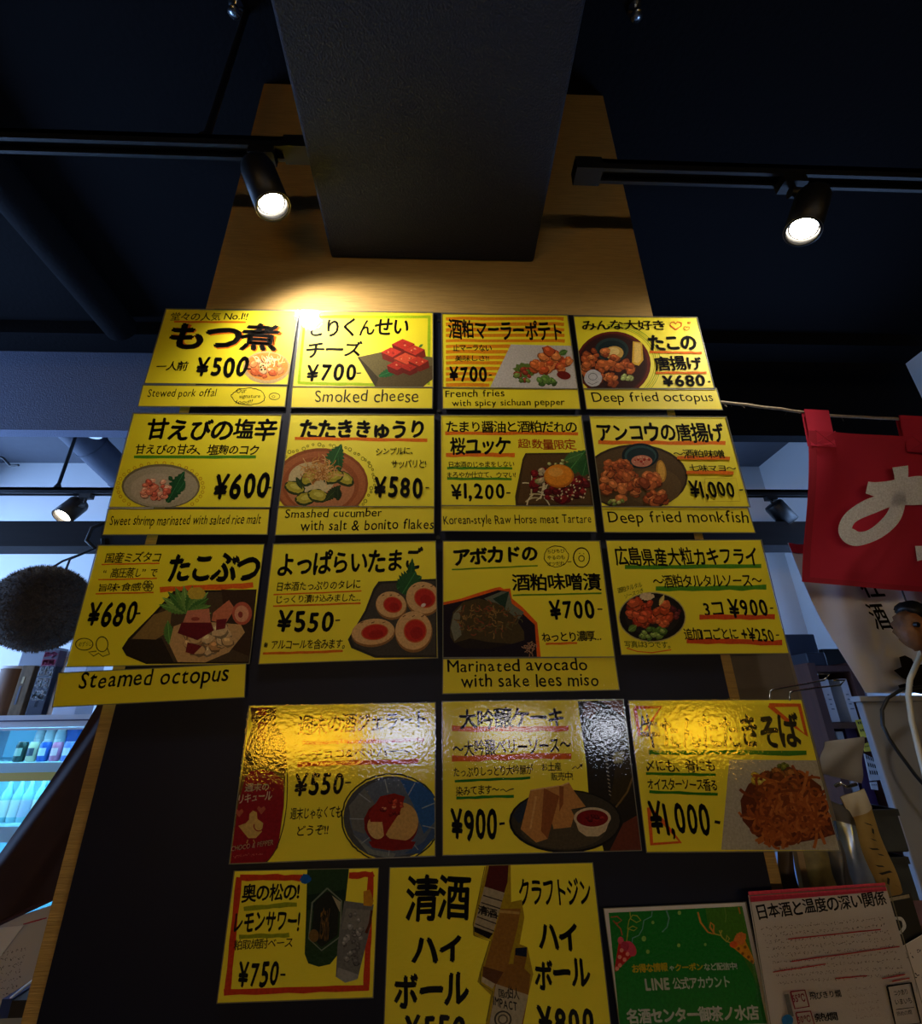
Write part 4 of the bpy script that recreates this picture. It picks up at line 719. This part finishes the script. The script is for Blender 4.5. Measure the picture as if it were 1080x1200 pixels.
o = bx('carton', mat('blue_carton', (70, 110, 200), .5), xa, xb, FY + .2, FY + .3, SZ[0] + .0005, onY(70, 855, FY + .2).z, None, .003); tag(o, 'blue carton at the back right of the fridge shelf', 'carton')
for i, px_ in enumerate((-6, 8, 20, 34, 46)):
    xx = onY(px_, 966, FY + .1).x; b = (xx, FY + .12, SZ[1]); hh = (SZ[0] - SZ[1]) * .86; rr = .021
    t = thing('sake_bottle', b, ('clear bottle under the yellow price rail, far left in the fridge', 'second clear bottle from the left under the yellow price rail', 'third clear bottle from the left under the yellow price rail', 'fourth clear bottle from the left under the yellow price rail', 'clear bottle nearest the dark drape under the yellow price rail')[i], 'bottle', 'bottles in the display fridge')
    MB().lathe([(rr * .9, 0), (rr, .006), (rr, hh * .5), (rr * .38, hh * .68), (rr * .34, hh * .93)], b, 16).build('bottle_body', mat('pale_glass', (150, 206, 220), .15), t)
    MB().lathe([(rr * .42, hh * .93), (rr * .42, hh)], b, 12).build('cap', M_FRW, t)
    MB().lathe([(rr * 1.02, hh * .1), (rr * 1.02, hh * .42)], b, 16).build('label', mat('bottle_label_%d' % i, ((230, 236, 236), (220, 230, 236), (190, 196, 226), (214, 224, 220), (206, 214, 236))[i], .6), t)
xx = onY(4, 968, FY + .04)
# things standing on top of the fridge
def X_(px_, py_, Y): return onY(px_, py_, Y).x
TY = 1.58
h1 = onY(10, 780, TY).z
t = thing('sake_cask', (X_(-9, 834, TY), TY + .06, FT), 'brown wooden cask with a white lid on the fridge', 'cask')
MB().lathe([(.056, .0005), (.062, .05), (.066, h1 - FT - .012)], (X_(-9, 834, TY), TY + .07, FT), 24).build('cask_body', mat('cask_wood', (112, 72, 38), .6, var=.25, scale=10, stretch=(6, 6, .5)), t)
MB().lathe([(.07, h1 - FT - .012), (.07, h1 - FT)], (X_(-9, 834, TY), TY + .07, FT), 24).build('lid', M_WHITEP, t)
xa, xb = X_(9, 834, TY), X_(24, 834, TY)
t = thing('straw_box', ((xa + xb) / 2, TY + .03, FT), 'brown straw-patterned gift box with a small label on the fridge', 'box')
bx('carton', mat('straw_pattern', (120, 98, 70), .8, var=.35, scale=50, stretch=(1, 1, .4)), xa, xb, TY, TY + .06, FT + .0005, h1, t, .003)
bx('label', mat('slate_label', (84, 88, 100), .6), xa + .016, xb - .03, TY - .002, TY - .0003, FT + .05, FT + .13, t)
bx('label', mat('straw_label', (196, 176, 130), .6), xa + .018, xb - .028, TY - .0018, TY - .0003, FT + .14, FT + .17, t)
xa, xb = X_(30, 834, TY), X_(49, 834, TY); ztop = onY(60, 762, TY).z
t = thing('navy_gift_box', ((xa + xb) / 2, TY + .04, FT), 'dark navy gift box with white brush characters below a magenta top', 'box')
bx('carton', mat('navy_carton', (28, 30, 52), .5), xa, xb, TY, TY + .08, FT + .0005, ztop - .075, t, .002); bx('carton_top', mat('magenta_carton', (70, 34, 60), .5), xa, xb, TY, TY + .08, ztop - .0749, ztop, t, .002)
def glyph_on(ch, x0, x1, z0, z1, y, m, parent, wt=.03):
    V, Fc = text2d(ch, wt, .0, random.Random(1)); MB().add([(x0 + (x1 - x0) * a, y, z0 + (z1 - z0) * b) for a, b in V], Fc).build('lettering', m, parent)
M_LW = mat('white_ink', (226, 226, 226), .6)
wz = xb - xa
for i, ch in enumerate('出羽桜'): glyph_on(ch, xa + .004, xb - .004, ztop - .118 - i * .052, ztop - .072 - i * .052, TY - .0012, M_LW, t, .05)
for i, ch in enumerate('吟醸'): glyph_on(ch, xa + .004, xb - .004, ztop - .036 - i * .034, ztop - .006 - i * .034, TY - .0012, mat('magenta_ink', (206, 60, 110), .6), t, .05)
for i, ch in enumerate('吟醸酒'): glyph_on(ch, (xa + xb) / 2 - .007, (xa + xb) / 2 + .007, ztop - .222 - i * .014, ztop - .210 - i * .014, TY - .0012, mat('grey_ink', (130, 132, 140), .6), t, .02)
xa2, xb2 = X_(14, 800, 1.72), X_(52, 800, 1.72)
tag(bx('silver_box', mat('silver_card', (130, 134, 144), .5), xa2, xb2, 1.72, 1.82, FT + .0005, onY(40, 758, 1.72).z, None, .004), 'plain silver-grey box standing behind the navy gift box', 'box')
xa2, xb2 = X_(51, 834, TY), X_(57, 834, TY)
t = thing('cream_bottle', ((xa2 + xb2) / 2, TY + .03, FT), 'slim cream bottle standing right of the navy gift box', 'bottle')
rr = (xb2 - xa2) / 2 + .006; MB().lathe([(rr * .9, .0005), (rr, .006), (rr, .15), (rr * .5, .21), (rr * .45, .26)], ((xa2 + xb2) / 2 + .004, TY + .03, FT), 18).build('bottle_body', mat('cream_glaze', (206, 184, 160), .4), t)
MB().lathe([(rr * .5, .26), (rr * .5, .285)], ((xa2 + xb2) / 2 + .004, TY + .03, FT), 14).build('cap', M_WHITEP, t)
xa2, xb2 = X_(61, 834, TY), X_(88, 834, TY)
tag(bx('white_carton', M_FRW, xa2, xb2, TY, TY + .12, FT + .0005, onY(70, 775, TY).z, None, .003), 'white carton on the fridge behind the steamed octopus strip', 'box')

# dark drape beside the pillar
LE = [(-.665, 1.66), (-.69, 1.59), (-.735, 1.47), (-.79, 1.335), (-.86, 1.2)]
def drape(u, v):
    k = v * (len(LE) - 1); i = min(int(k), len(LE) - 2); f = k - i; xl = LE[i][0] + (LE[i + 1][0] - LE[i][0]) * f; zl = LE[i][1] + (LE[i + 1][1] - LE[i][1]) * f
    zr = 1.66 - .33 * v; x = xl + (-.546 - xl) * u; z = zl + (zr - zl) * u
    return (x, .2 + .012 * math.sin(u * 14 + v * 3) * (.3 + v) + .01 * math.sin(v * 5), z)
r = thing('drape', (-.66, .2, 1.2), 'dark maroon cloth drape hanging down beside the left of the pillar', 'cloth')
MB().grid(drape, 30, 20, (0, .002, 0)).build('cloth', mat('maroon_cloth', (52, 30, 38), .85, var=.15, scale=30), r)
MB().tube([Vector(drape(i / 20, 1)) + Vector((0, -.001, .004)) for i in range(21)], .0035, 6).build('hem', mat('maroon_hem', (66, 34, 42), .85), r)
# papers at the bottom left
R = (0, 980, 130, 1200, 709)
s = Sheet('handwritten_sheet', 'pale handwritten sheet behind the drape at the lower left corner', 'notice', R, [(-180, 610), (330, 440), (160, 1260), (-260, 1280)], M_NOTE, Y=.23, film=False)
for i in range(7): s.scrib(-40 - i * 10, 770 + i * 46, 180 - i * 10, 730 + i * 46, 22, (90, 80, 80), 4, 1.2)
s.under(150, 562, 300, 520, 8, (190, 60, 80)); s.done()
s = Sheet('folded_paper', 'plain pale folded paper showing under the drape at the left edge', 'paper', R, [(-150, 600), (150, 570), (0, 770), (-160, 860)], M_WHITEP, Y=.222, film=False); s.done()
p0, p1 = onY(4, 1170, .1), onY(34, 1168, .1)
t = thing('pen_cup', ((p0.x + p1.x) / 2, .14, .95), 'small clear cup with blue edge at the bottom left corner', 'cup')
MB().box(p0.x, p1.x + .02, .1, .17, .95, p0.z - .022).build('cup_body', mat('frosted_plastic', (150, 152, 160), .4), t)
MB().box(p0.x, p0.x + .014, .098, .172, p0.z - .0215, p0.z).build('corner', mat('blue_plastic', (40, 60, 120), .4), t)
MB().box(p0.x + .0145, p1.x + .02, .098, .172, p0.z - .0215, p0.z - .002).build('band', mat('dark_plastic', (40, 36, 40), .4), t)
MB().tube([(p0.x + .01, .1, p0.z), (p1.x + .02, .1, p0.z + .035)], .0015, 6).build('wire', M_FRW, t)

# duct and downlight in the pale back ceiling
A, B = onY(70, 486, 1.62), onY(180, 594, 2.36)
t = thing('round_duct', A, 'round dark duct crossing the pale back ceiling at the left', 'duct')
MB().tube([A.lerp(B, i / 12) for i in range(13)], .095, 28).build('pipe', mat('blue_grey_duct', (66, 74, 92), .6), t)
for f in (.3, .62): MB().tube([A.lerp(B, f), A.lerp(B, f + .012)], .099, 28).build('seam', mat('blue_grey_duct', (66, 74, 92)), t)
A, B = onY(128, 480, 1.5), onY(205, 560, 2.36)
t = thing('thin_duct', A, 'thinner dark duct beside the round duct, behind the shrimp sheet', 'duct'); MB().tube([A.lerp(B, i / 8) for i in range(9)], .06, 20).build('pipe', mat('blue_grey_duct', (66, 74, 92)), t)
p = onY(108, 509, 1.42)
t = thing('downlight', (p.x, p.y, p.z), 'small round downlight with a pale lens beside the duct', 'downlight')
MB().lathe([(.05, .0), (.05, CZ - p.z - .001)], p, 24).build('housing', mat('blue_grey_duct', (66, 74, 92)), t)
MB().lathe([(.044, -.003), (.044, -.0003)], p, 24).build('lens', mat('downlight_lens', (206, 232, 244), .4, emit=(190, 225, 255), estr=.5), t)
MB().tube([onY(-10, 532, 2.0), onY(4, 537, 2.0), onY(12, 546, 2.0), onY(22, 545, 2.0)], .008, 6).build('loose_cable', M_BLACKP).update_tag()
tag(bpy.data.objects['loose_cable'], 'short black loose cable under the back ceiling at the left edge', 'cable')

def smooth(pts, k=6):
    out = []; P = [Vector(p) for p in pts]; n = len(P)
    for i in range(n - 1):
        a, b, c, e = P[max(i - 1, 0)], P[i], P[i + 1], P[min(i + 2, n - 1)]
        for j in range(k):
            t = j / k; out.append(.5 * ((2 * b) + (c - a) * t + (2 * a - 5 * b + 4 * c - e) * t * t + (3 * b - a - 3 * c + e) * t ** 3))
    return [tuple(p) for p in out + [P[-1]]]
# ------------------------------------------------------------------ right: rope, red cloth, banner
rp = [onY(775, 463, .1), onY(845, 471, .1), onY(905, 478, .1), onY(960, 486, .1), onY(1010, 489, .1), onY(1080, 492, .1), onY(1180, 497, .1), Vector((XR - .001, .1, onY(1180, 497, .1).z - .01))]
pts = []
for a, b in zip(rp, rp[1:]): pts += [a.lerp(b, i / 6) for i in range(6)]
rr = random.Random(5); r = thing('jute_rope', rp[1], 'thin jute rope stretched from the pillar carrying the red cloth', 'rope')
MB().tube([(.503, .1, rp[0].z + .004)] + [p + Vector((0, rr.uniform(-1, 1) * .0007, rr.uniform(-1, 1) * .0007)) for p in pts], .0034, 8).build('cord', mat('jute', (156, 144, 126), .9, var=.2, scale=200), r)
mb = MB()
for i in range(70):
    p = rr.choice(pts); d = Vector((rr.uniform(-1, 1), rr.uniform(-.3, .3), rr.uniform(-1, .3))) * .014; mb.add([p, p + d, p + d + Vector((.0008, 0, .0005))], [(0, 1, 2)])
o = mb.build('loose_fibres', mat('jute', (0, 0, 0)), r); o['kind'] = 'stuff'
TL = onY(945, 505, .1); BL = onX(941, 682, TL.x); DX = Vector((.55, 0, -.032)); DV = BL - TL
M_RED = mat('red_cotton', (188, 28, 62), .8, var=.1, scale=6)
nrm = DX.cross(DV).normalized(); nrm = nrm if nrm.y < 0 else -nrm
def flag(u, v, e=0): return TL + DX * u * (1 + .02 * v) + DV * v + Vector((0, 0, -.018 * u * v)) + nrm * (.007 * math.sin(u * 17 + 1) * (1 - v * .6) + .006 * math.sin(u * 9 + v * 5) + e)
r = thing('red_noren_cloth', TL, 'red cloth with a big white brush character hanging from the rope', 'cloth')
MB().grid(flag, 40, 26, tuple(nrm * -.0015)).build('cloth', M_RED, r)
M_HEM = mat('red_hem', (166, 22, 52), .8)
MB().grid(lambda u, v: flag(u * .03, v, .0012), 3, 20).build('side_hem', M_HEM, r); MB().grid(lambda u, v: flag(u, .965 + v * .035, .0012), 40, 2).build('bottom_hem', M_HEM, r)
for u0 in (.005, .435, .86):
    a = flag(u0, 0); wv = Vector((.06, 0, -.003)); up_ = Vector((0, 0, .05))
    tb = MB().grid(lambda u, v: a + wv * u + (Vector((0, -.0055, .058)) * (1 - v) + (DV * .1 + nrm * .006) * v), 3, 8, (0, .0015, 0)).build('hanging_tab', M_RED, r)
    MB().grid(lambda u, v: a + wv * u + Vector((0, .0055, .058)) * (1 - v) + (DV * .1 - nrm * .006) * v, 3, 6).build('hanging_tab', M_RED, r)
    c0 = [a + wv * uu + DV * vv + nrm * .0095 for uu, vv in ((.1, .0), (.9, .0), (.9, .09), (.1, .09))]
    mb = MB(); [mb.tube([c0[i], c0[j]], .0006, 5) for i, j in ((0, 2), (1, 3), (2, 3))]; mb.build('stitching', M_HEM, tb if False else r)
s = Sheet('x', 'x', 'x', (830, 360, 1080, 720, 833), [(380, 480), (1200, 500), (1200, 1200), (370, 1070)], plane=(TL + nrm * .016, nrm), nopaper=True, film=False)
bpy.data.objects.remove(s.root); s.root = r
s.ln(smooth([(618, 704), (660, 712), (700, 708), (765, 690), (833, 690), (900, 712)]), 54, (236, 240, 250), 'white_character')
s.ln(smooth([(748, 622), (752, 660), (748, 700), (742, 760), (716, 826), (650, 884), (580, 904), (534, 874), (556, 820), (640, 774), (740, 748), (830, 744), (910, 780), (940, 850), (920, 910), (870, 950), (810, 962)]), 56, (236, 240, 250), 'white_character')
s.ln(smooth([(930, 620), (985, 650), (1020, 690)]), 56, (236, 240, 250), 'white_character'); s.done()

R = (880, 640, 1080, 880, 1000)
BY = .42
BLE = [(215, -20), (330, 225), (435, 440), (540, 640), (655, 862)]
def banner(u, v):
    k = v * 4; i = min(int(k), 3); f = k - i; x = BLE[i][0] + (BLE[i + 1][0] - BLE[i][0]) * f; y = BLE[i][1] + (BLE[i + 1][1] - BLE[i][1]) * f
    p = onY(880 + x / 5, 640 + y / 5, BY); return (p.x + (1.75 - p.x) * u, BY + .012 * math.sin(u * 26 + v * 4) + .006 * math.sin(u * 11), p.z - .004 * u)
s = Sheet('white_banner', 'white banner with black brush writing behind the red cloth', 'banner', R, [(215, -20), (1300, -20), (1400, 870), (655, 862)], Y=BY - .02, nopaper=True, film=False)
MB().grid(banner, 44, 20, (0, .0015, 0)).build('cloth', mat('white_cotton', (222, 226, 240), .8, var=.03), s.root)
MB().grid(lambda u, v: Vector(banner(u, v * .055)) + Vector((0, -.002, 0)), 44, 1).build('red_top_band', M_RED, s.root)
s.t('酒', 738, 492, 838, 488, 155, K, .02, jit=.02, slant=-.15); s.t('在', 668, 305, 792, 295, 150, K, .02, jit=.02, slant=-.15)
s.pg([(866, 650), (900, 640), (940, 660), (960, 700), (1010, 690), (1060, 760), (1060, 850), (960, 840), (940, 800), (880, 770), (834, 728), (880, 708)], K, 'brush_mark', clip=False); s.pg([(860, 815), (900, 805), (1060, 860), (1060, 880), (870, 842)], K, 'brush_mark', clip=False); s.done()
# carved brown ornament on cords
oc = onY(1068, 738, .3); r = thing('carved_ornament', oc, 'brown carved lump with dark top hanging before the white banner', 'ornament')
def lump(c, rx, ry, rz, seed, m, name, par, n=20):
    rn = random.Random(seed); ks = [(rn.uniform(2, 5), rn.uniform(2, 5), rn.uniform(0, 6)) for _ in range(3)]; mb = MB()
    def fn(u, v):
        th = u * 6.28318; ph = v * math.pi; d = Vector((math.sin(ph) * math.cos(th), math.sin(ph) * math.sin(th), math.cos(ph))); k = 1 + sum(.07 * math.sin(a * d.x * 2 + b * d.z * 2 + g + d.y * 3) for a, b, g in ks); return c + Vector((d.x * rx, d.y * ry, d.z * rz)) * k
    mb.grid(fn, n, n // 2); return mb.build(name, m, par)
lump(oc, .034, .03, .05, 4, mat('carved_wood', (120, 74, 36), .6, var=.3, scale=30, bump=.4, bscale=40), 'carving', r); lump(oc + Vector((.012, -.004, .045)), .03, .026, .022, 9, M_BLACKP, 'dark_crown', r); lump(oc + Vector((.02, 0, -.055)), .014, .012, .028, 6, mat('reddish_wood', (110, 50, 34), .6), 'tail', r)
MB().tube([oc + Vector((-.014, -.026, .008)), oc + Vector((-.012, -.034, .006))], .006, 10).build('eye', M_BLACKP, r)
MB().tube([oc + Vector((.012, 0, .04)), oc + Vector((.016, 0, .2))], .002, 6).build('hanging_string', M_BLACKP, r)
tag(MB().tube([onY(*q, .345) for q in ((1082, 745), (1078, 768), (1066, 796), (1064, 815), (1068, 845), (1076, 878), (1084, 910), (1096, 960))], .006, 8).build('pale_cable', mat('cream_plastic', (196, 186, 160), .5)), 'cream cable hanging in front of the grey partition', 'cable')
tag(MB().tube([onY(*q, .36) for q in ((1080, 805), (1056, 808), (1040, 818), (1033, 832), (1034, 850), (1042, 866), (1054, 884), (1072, 908), (1096, 936))], .004, 8).build('black_cable', M_BLACKP), 'thin black cable curving across the grey partition', 'cable')
GX = onY(1010, 815, .4).x
r = thing('grey_partition', (GX + .5, .42, 0), 'plain grey partition board at the right edge below the white banner', 'partition')
bx('board', mat('grey_laminate', (136, 138, 146), .6, var=.04, scale=4), GX, 2.2, .41, .43, 0, 1.585, r, .004); bx('top_rail', mat('grey_top', (156, 158, 166), .5), GX - .006, 2.21, .404, .436, 1.585, 1.598, r, .002); bx('door_gap', M_BLACKP, 1.44, 1.444, .4085, .4098, .05, 1.57, r)

# dark wood rack between pillar and banner
SY = .95
def W(cx, cy, Y=SY): return onY(880 + cx / 5, 640 + cy / 5, Y)
x0, x1, x2 = W(340, 715).x, W(390, 900).x, W(600, 900).x
zt = W(450, 700).z; zm = W(560, 1032).z
M_RW = mat('reddish_brown_wood', (92, 54, 42), .55, var=.2, scale=10, stretch=(3, 3, .4))
xl = W(360, 800).x; xr = W(600, 800).x
r = thing('wooden_rack', ((xl + xr) / 2, SY + .1, 0), 'reddish-brown wooden rack with shelves behind the pillar on the right', 'rack')
for x in (xl, xr): bx('upright', M_RW, x, x + .028, SY, SY + .25, 0, zt + .01, r)
for z in (zt, zm, zm - .3, zm - .62): bx('shelf', M_RW, xl + .0285, xr - .0005, SY, SY + .25, z - .02, z, r)
bx('back_panel', mat('brown_back', (70, 60, 56), .7), xl + .0285, xr - .0005, SY + .22, SY + .24, .2, zt - .021, r)
for i, (a, b) in enumerate(((415, 465), (530, 575))):
    xa, xb = W(a + 15, 800).x, W(b + 15, 800).x
    t = thing('white_box', ((xa + xb) / 2, SY + .04, zm), ('tall white labelled box at the left in the wooden rack', 'tall white labelled box at the right in the wooden rack')[i], 'box')
    bx('carton', M_WHITEP, xa, xb, SY + .02, SY + .1, zm + .0005, zt - .045, t, .002)
    for k in range(4): bx('printed_line', mat('grey_ink', (0, 0, 0)), xa + .018 + .004 * (k % 2), xb - .02, SY + .0185, SY + .0197, zm + .09 - k * .016, zm + .094 - k * .016, t)
for i, (a, b, c, d, m) in enumerate(((225, 368, 515, 618, mat('slate_box', (44, 50, 66), .5)), (340, 430, 622, 695, mat('dark_box', (34, 38, 52), .5)), (440, 540, 600, 690, M_BLACKP))):
    Yq = (SY + .12, SY + .03, SY + .13)[i]; p, q = onY(880 + a / 5, 640 + d / 5, Yq), onY(880 + b / 5, 640 + c / 5, Yq)
    zb = zt + .0005 if i else zt + .0005
    tag(bx('storage_box', m, p.x, q.x, Yq, Yq + .09, zb, q.z, None, .004), ('slate blue box standing on the wooden rack top', 'small dark box at the front of the wooden rack top', 'black box at the right of the wooden rack top')[i], 'box')
for (a, c, b, d, m, lab) in ((560, 1050, 605, 1115, mat('purple_bottle', (70, 40, 84), .4), 'purple carton on the lower shelf of the wooden rack'), (505, 1085, 535, 1125, M_WHITEP, 'tiny white packet on the lower shelf of the wooden rack')):
    p, q = W(a, d, SY + .05), W(b, c, SY + .05); tag(bx('packet', m, max(p.x, xl + .032), min(q.x, xr - .004), SY + .05, SY + .1, zm - .2995, q.z, None, .002), lab, 'packet')
def tagcard(name, cat, lab, quad, Y, m, ink, rows):
    P = [onY(*p, Y) for p in quad]; t = thing(name, P[3], lab, cat); MB().prism(P, (0, .002, 0)).build('card', m, t)
    mb = MB()
    for k in range(rows):
        a = P[0].lerp(P[3], (k + .6) / (rows + .4)); b = P[1].lerp(P[2], (k + .6) / (rows + .4)); hh = (P[0] - P[3]) * .12
        for j in range(4):
            c = a.lerp(b, .14 + j * .2); d = a.lerp(b, .26 + j * .2); mb.add([c + Vector((0, -.001, 0)), d + Vector((0, -.001, 0)), d + hh + Vector((0, -.001, 0)), c + hh * 1.4 + Vector((0, -.001, 0))], [(0, 1, 2, 3)])
    mb.build('lettering', ink, t)
TG = .9; YT = mat('yellow_tag', (236, 206, 60), .6); INK = mat('black_ink', (20, 18, 16), .7)
tagcard('price_tag', 'price tag', 'upper yellow price tag beside the grey partition', [(1002, 844), (1013, 842), (1020, 863), (1009, 865)], TG, YT, INK, 2)
tagcard('price_tag', 'price tag', 'lower yellow price tag beside the grey partition', [(1011, 872), (1018, 870), (1023, 880), (1013, 881)], TG, YT, INK, 1)
tagcard('price_label', 'label', 'white shelf label under the yellow price tags', [(1012, 883), (1024, 889), (1032, 914), (1019, 915)], TG, M_WHITEP, INK, 3)
tagcard('price_label', 'label', 'small white label at the wooden shelf edge', [(1019, 917), (1027, 916), (1029, 926), (1021, 925)], TG, M_WHITEP, INK, 1)

# panel and hooks right of the pillar
sp = thing('brown_display_board', (.565, .03, 1.4), 'grey-brown panel attached at the right side of the pillar', 'panel')
bx('board', mat('grey_brown_board', (86, 76, 68), .6, var=.12, scale=30), .5035, .619, .018, .034, 1.4, 1.70, sp); bx('edge_band', mat('board_edge', (104, 92, 80), .6), .6195, .624, .018, .034, 1.4, 1.70, sp)
for i, q in enumerate((((902, 819), (902, 810), (906, 808), (940, 802), (965, 797), (972, 790)), ((925, 821), (925, 812), (929, 810), (955, 806), (984, 803), (990, 797)))):
    P = [onY(*p, y) for p, y in zip(q, (-.05, -.05, -.045, -.01, .015, .015))]; P.append(Vector((P[-1].x - .02, .0179, P[-1].z)))
    tag(MB().tube(P, .0016, 6).build('wire_hook', mat('steel', (0, 0, 0))), ('thin wire display hook left of the other above the noodle sheet', 'thin wire display hook right of the other above the noodle sheet')[i], 'hook')
def pack(name, lab, quad, Y, bulge, m, marks=(), mm=None, header=None, cat='packet'):
    P = [onY(*p, Y) for p in quad]; base = (P[2] + P[3]) / 2; t = thing(name, base, lab, cat, 'packets hung right of the pillar')
    def S(u, v, e=0, sg=-1): q = (P[0].lerp(P[1], u)).lerp(P[3].lerp(P[2], u), v); b = bulge * (max(0, math.sin(math.pi * u)) ** .5) * (max(0, math.sin(math.pi * v)) ** .5) + .0006; return q + Vector((.002 * math.sin(v * 9), sg * (b + e) + .002 * math.sin(u * 7 + v * 5), 0))
    mb = MB(); mb.grid(lambda u, v: S(u, 1 - v), 10, 12); mb.grid(lambda u, v: S(u, v, 0, 1), 10, 12); mb.build('pouch', m, t)
    if header: MB().grid(lambda u, v: S(u, (1 - v) * .2, .0012), 10, 4).build('header_card', header, t)
    for (u0, v0, u1, v1, ww) in marks:
        MB().grid(lambda a, b: S(u0 + (u1 - u0) * a + ww * (b - .5), v0 + (v1 - v0) * a + ww * .3 * (b - .5), .0015), 4, 1).build('brush_stroke', mm, t)
    return t
KR = mat('kraft_paper', (150, 122, 62), .75, var=.2, scale=20); 
rm = random.Random(11)
MK = [(.25 + rm.uniform(-.1, .4), .28 + k * .075, .45 + rm.uniform(-.1, .35), .32 + k * .075, .09) for k in range(9)]
pack('grey_pouch', 'grey paper pouch hanging at the top right of the noodle sheet', [(966, 869), (1013, 863), (1008, 918), (959, 906)], .13, .006, mat('grey_paper', (128, 124, 122), .8, var=.08, scale=14))
tag(MB().tube([onY(978, 921, .1), onY(985, 918, .09), onY(992, 922, .09), onY(1003, 919, .095)], .003, 6).build('metal_clip', mat('steel', (0, 0, 0))), 'small metal clip under the grey paper pouch', 'clip')
pack('kraft_packet', 'long kraft packet with black brush writing above the pink band', [(984, 934), (1012, 924), (1056, 1045), (1036, 1062)], .11, .008, KR, MK, INK, mat('cream_card', (176, 164, 140), .7))
pack('silver_packet', 'shiny blue-silver packet left of the kraft packet', [(972, 938), (997, 948), (1032, 1058), (1004, 1062)], .115, .010, mat('silver_foil', (150, 166, 196), .25, metal=.6, var=.2, scale=20), header=mat('dark_foil', (60, 54, 50), .5))
pack('olive_packet', 'olive patterned packet under the noodle sheet', [(935, 985), (965, 985), (988, 1066), (950, 1066)], .08, .008, mat('olive_print', (104, 92, 52), .6, var=.5, scale=40))
pack('grey_fish_packet', 'dark grey packet between the olive and silver packets', [(966, 985), (985, 985), (1008, 1066), (988, 1066)], .085, .008, mat('dark_grey_foil', (70, 68, 70), .35, var=.3, scale=25))
pack('brown_packet', 'dark brown packet next to the tan pillar edge', [(908, 985), (925, 985), (940, 1066), (920, 1066)], .06, .006, mat('brown_print', (66, 48, 34), .6, var=.3, scale=20))
P = [onY(*p, .07) for p in ((931, 985), (938, 985), (954, 1066), (946, 1066))]
tag(MB().prism(P, (0, .012, 0)).build('wood_slat', mat('pale_slat', (150, 128, 96), .7)), 'narrow pale wooden slat between the brown and olive packets', 'slat')
sz_ = onY(946, 1067, .08).z - .012
nb = thing('narrow_shelf', (.75, .1, sz_ - .014), 'narrow dark shelf under the packets right of the pillar', 'shelf'); bx('board', M_RW, .5035, .9, .045, .15, sz_ - .014, sz_, nb)
# dark storage crates right of the packets
for i, (a, b, c, d) in enumerate(((1018, 948, 1050, 1000), (1026, 1004, 1062, 1066))):
    p, q = onY(a, d, .3), onY(b if False else c, b, .3); t = thing('dark_crate', ((p.x + q.x) / 2, .33, p.z), ('upper dark grey crate beside the kraft packet', 'lower dark grey crate beside the kraft packet')[i], 'crate')
    bx('crate_body', mat('dark_crate', (48, 52, 52), .7, var=.3, scale=18), p.x - .03, min(q.x, GX - .01), .3, .38, p.z, q.z, t, .003); bx('rim', mat('crate_rim', (30, 34, 34), .6), p.x - .032, min(q.x, GX - .01) + .002, .298, .382, q.z - .012, q.z + .0, t)
RP = (1000, 1030, 1080, 1200, 1080)
s = Sheet('side_notice', 'black notice with a white curl behind the right edge of the white sheet', 'notice', RP, [(500, 300), (900, 220), (1160, 1080), (700, 1110)], M_BLACKP, Y=.02, film=False)
s.ln(smooth([(640, 620), (760, 640), (800, 760), (720, 860)]), 50, (190, 190, 190), 'white_curl'); s.ln([(560, 330), (880, 268)], 60, (150, 140, 120), 'white_curl'); s.done()
s = Sheet('side_notice', 'crumpled pale notice with dark marks at the right edge beside the white sheet', 'notice', RP, [(720, 1100), (1140, 860), (1500, 2300), (1040, 2400)], M_NOTE, Y=.012, film=False)
s.scrib(860, 1260, 1100, 1180, 90, (50, 46, 60), 16); s.scrib(960, 1600, 1200, 1540, 90, (50, 46, 60), 16); s.ln([(820, 1150), (960, 1500), (1010, 1900)], 10, (150, 146, 140), 'crease'); s.done()
for o in COL.objects:
    if '_o' in o: del o['_o']
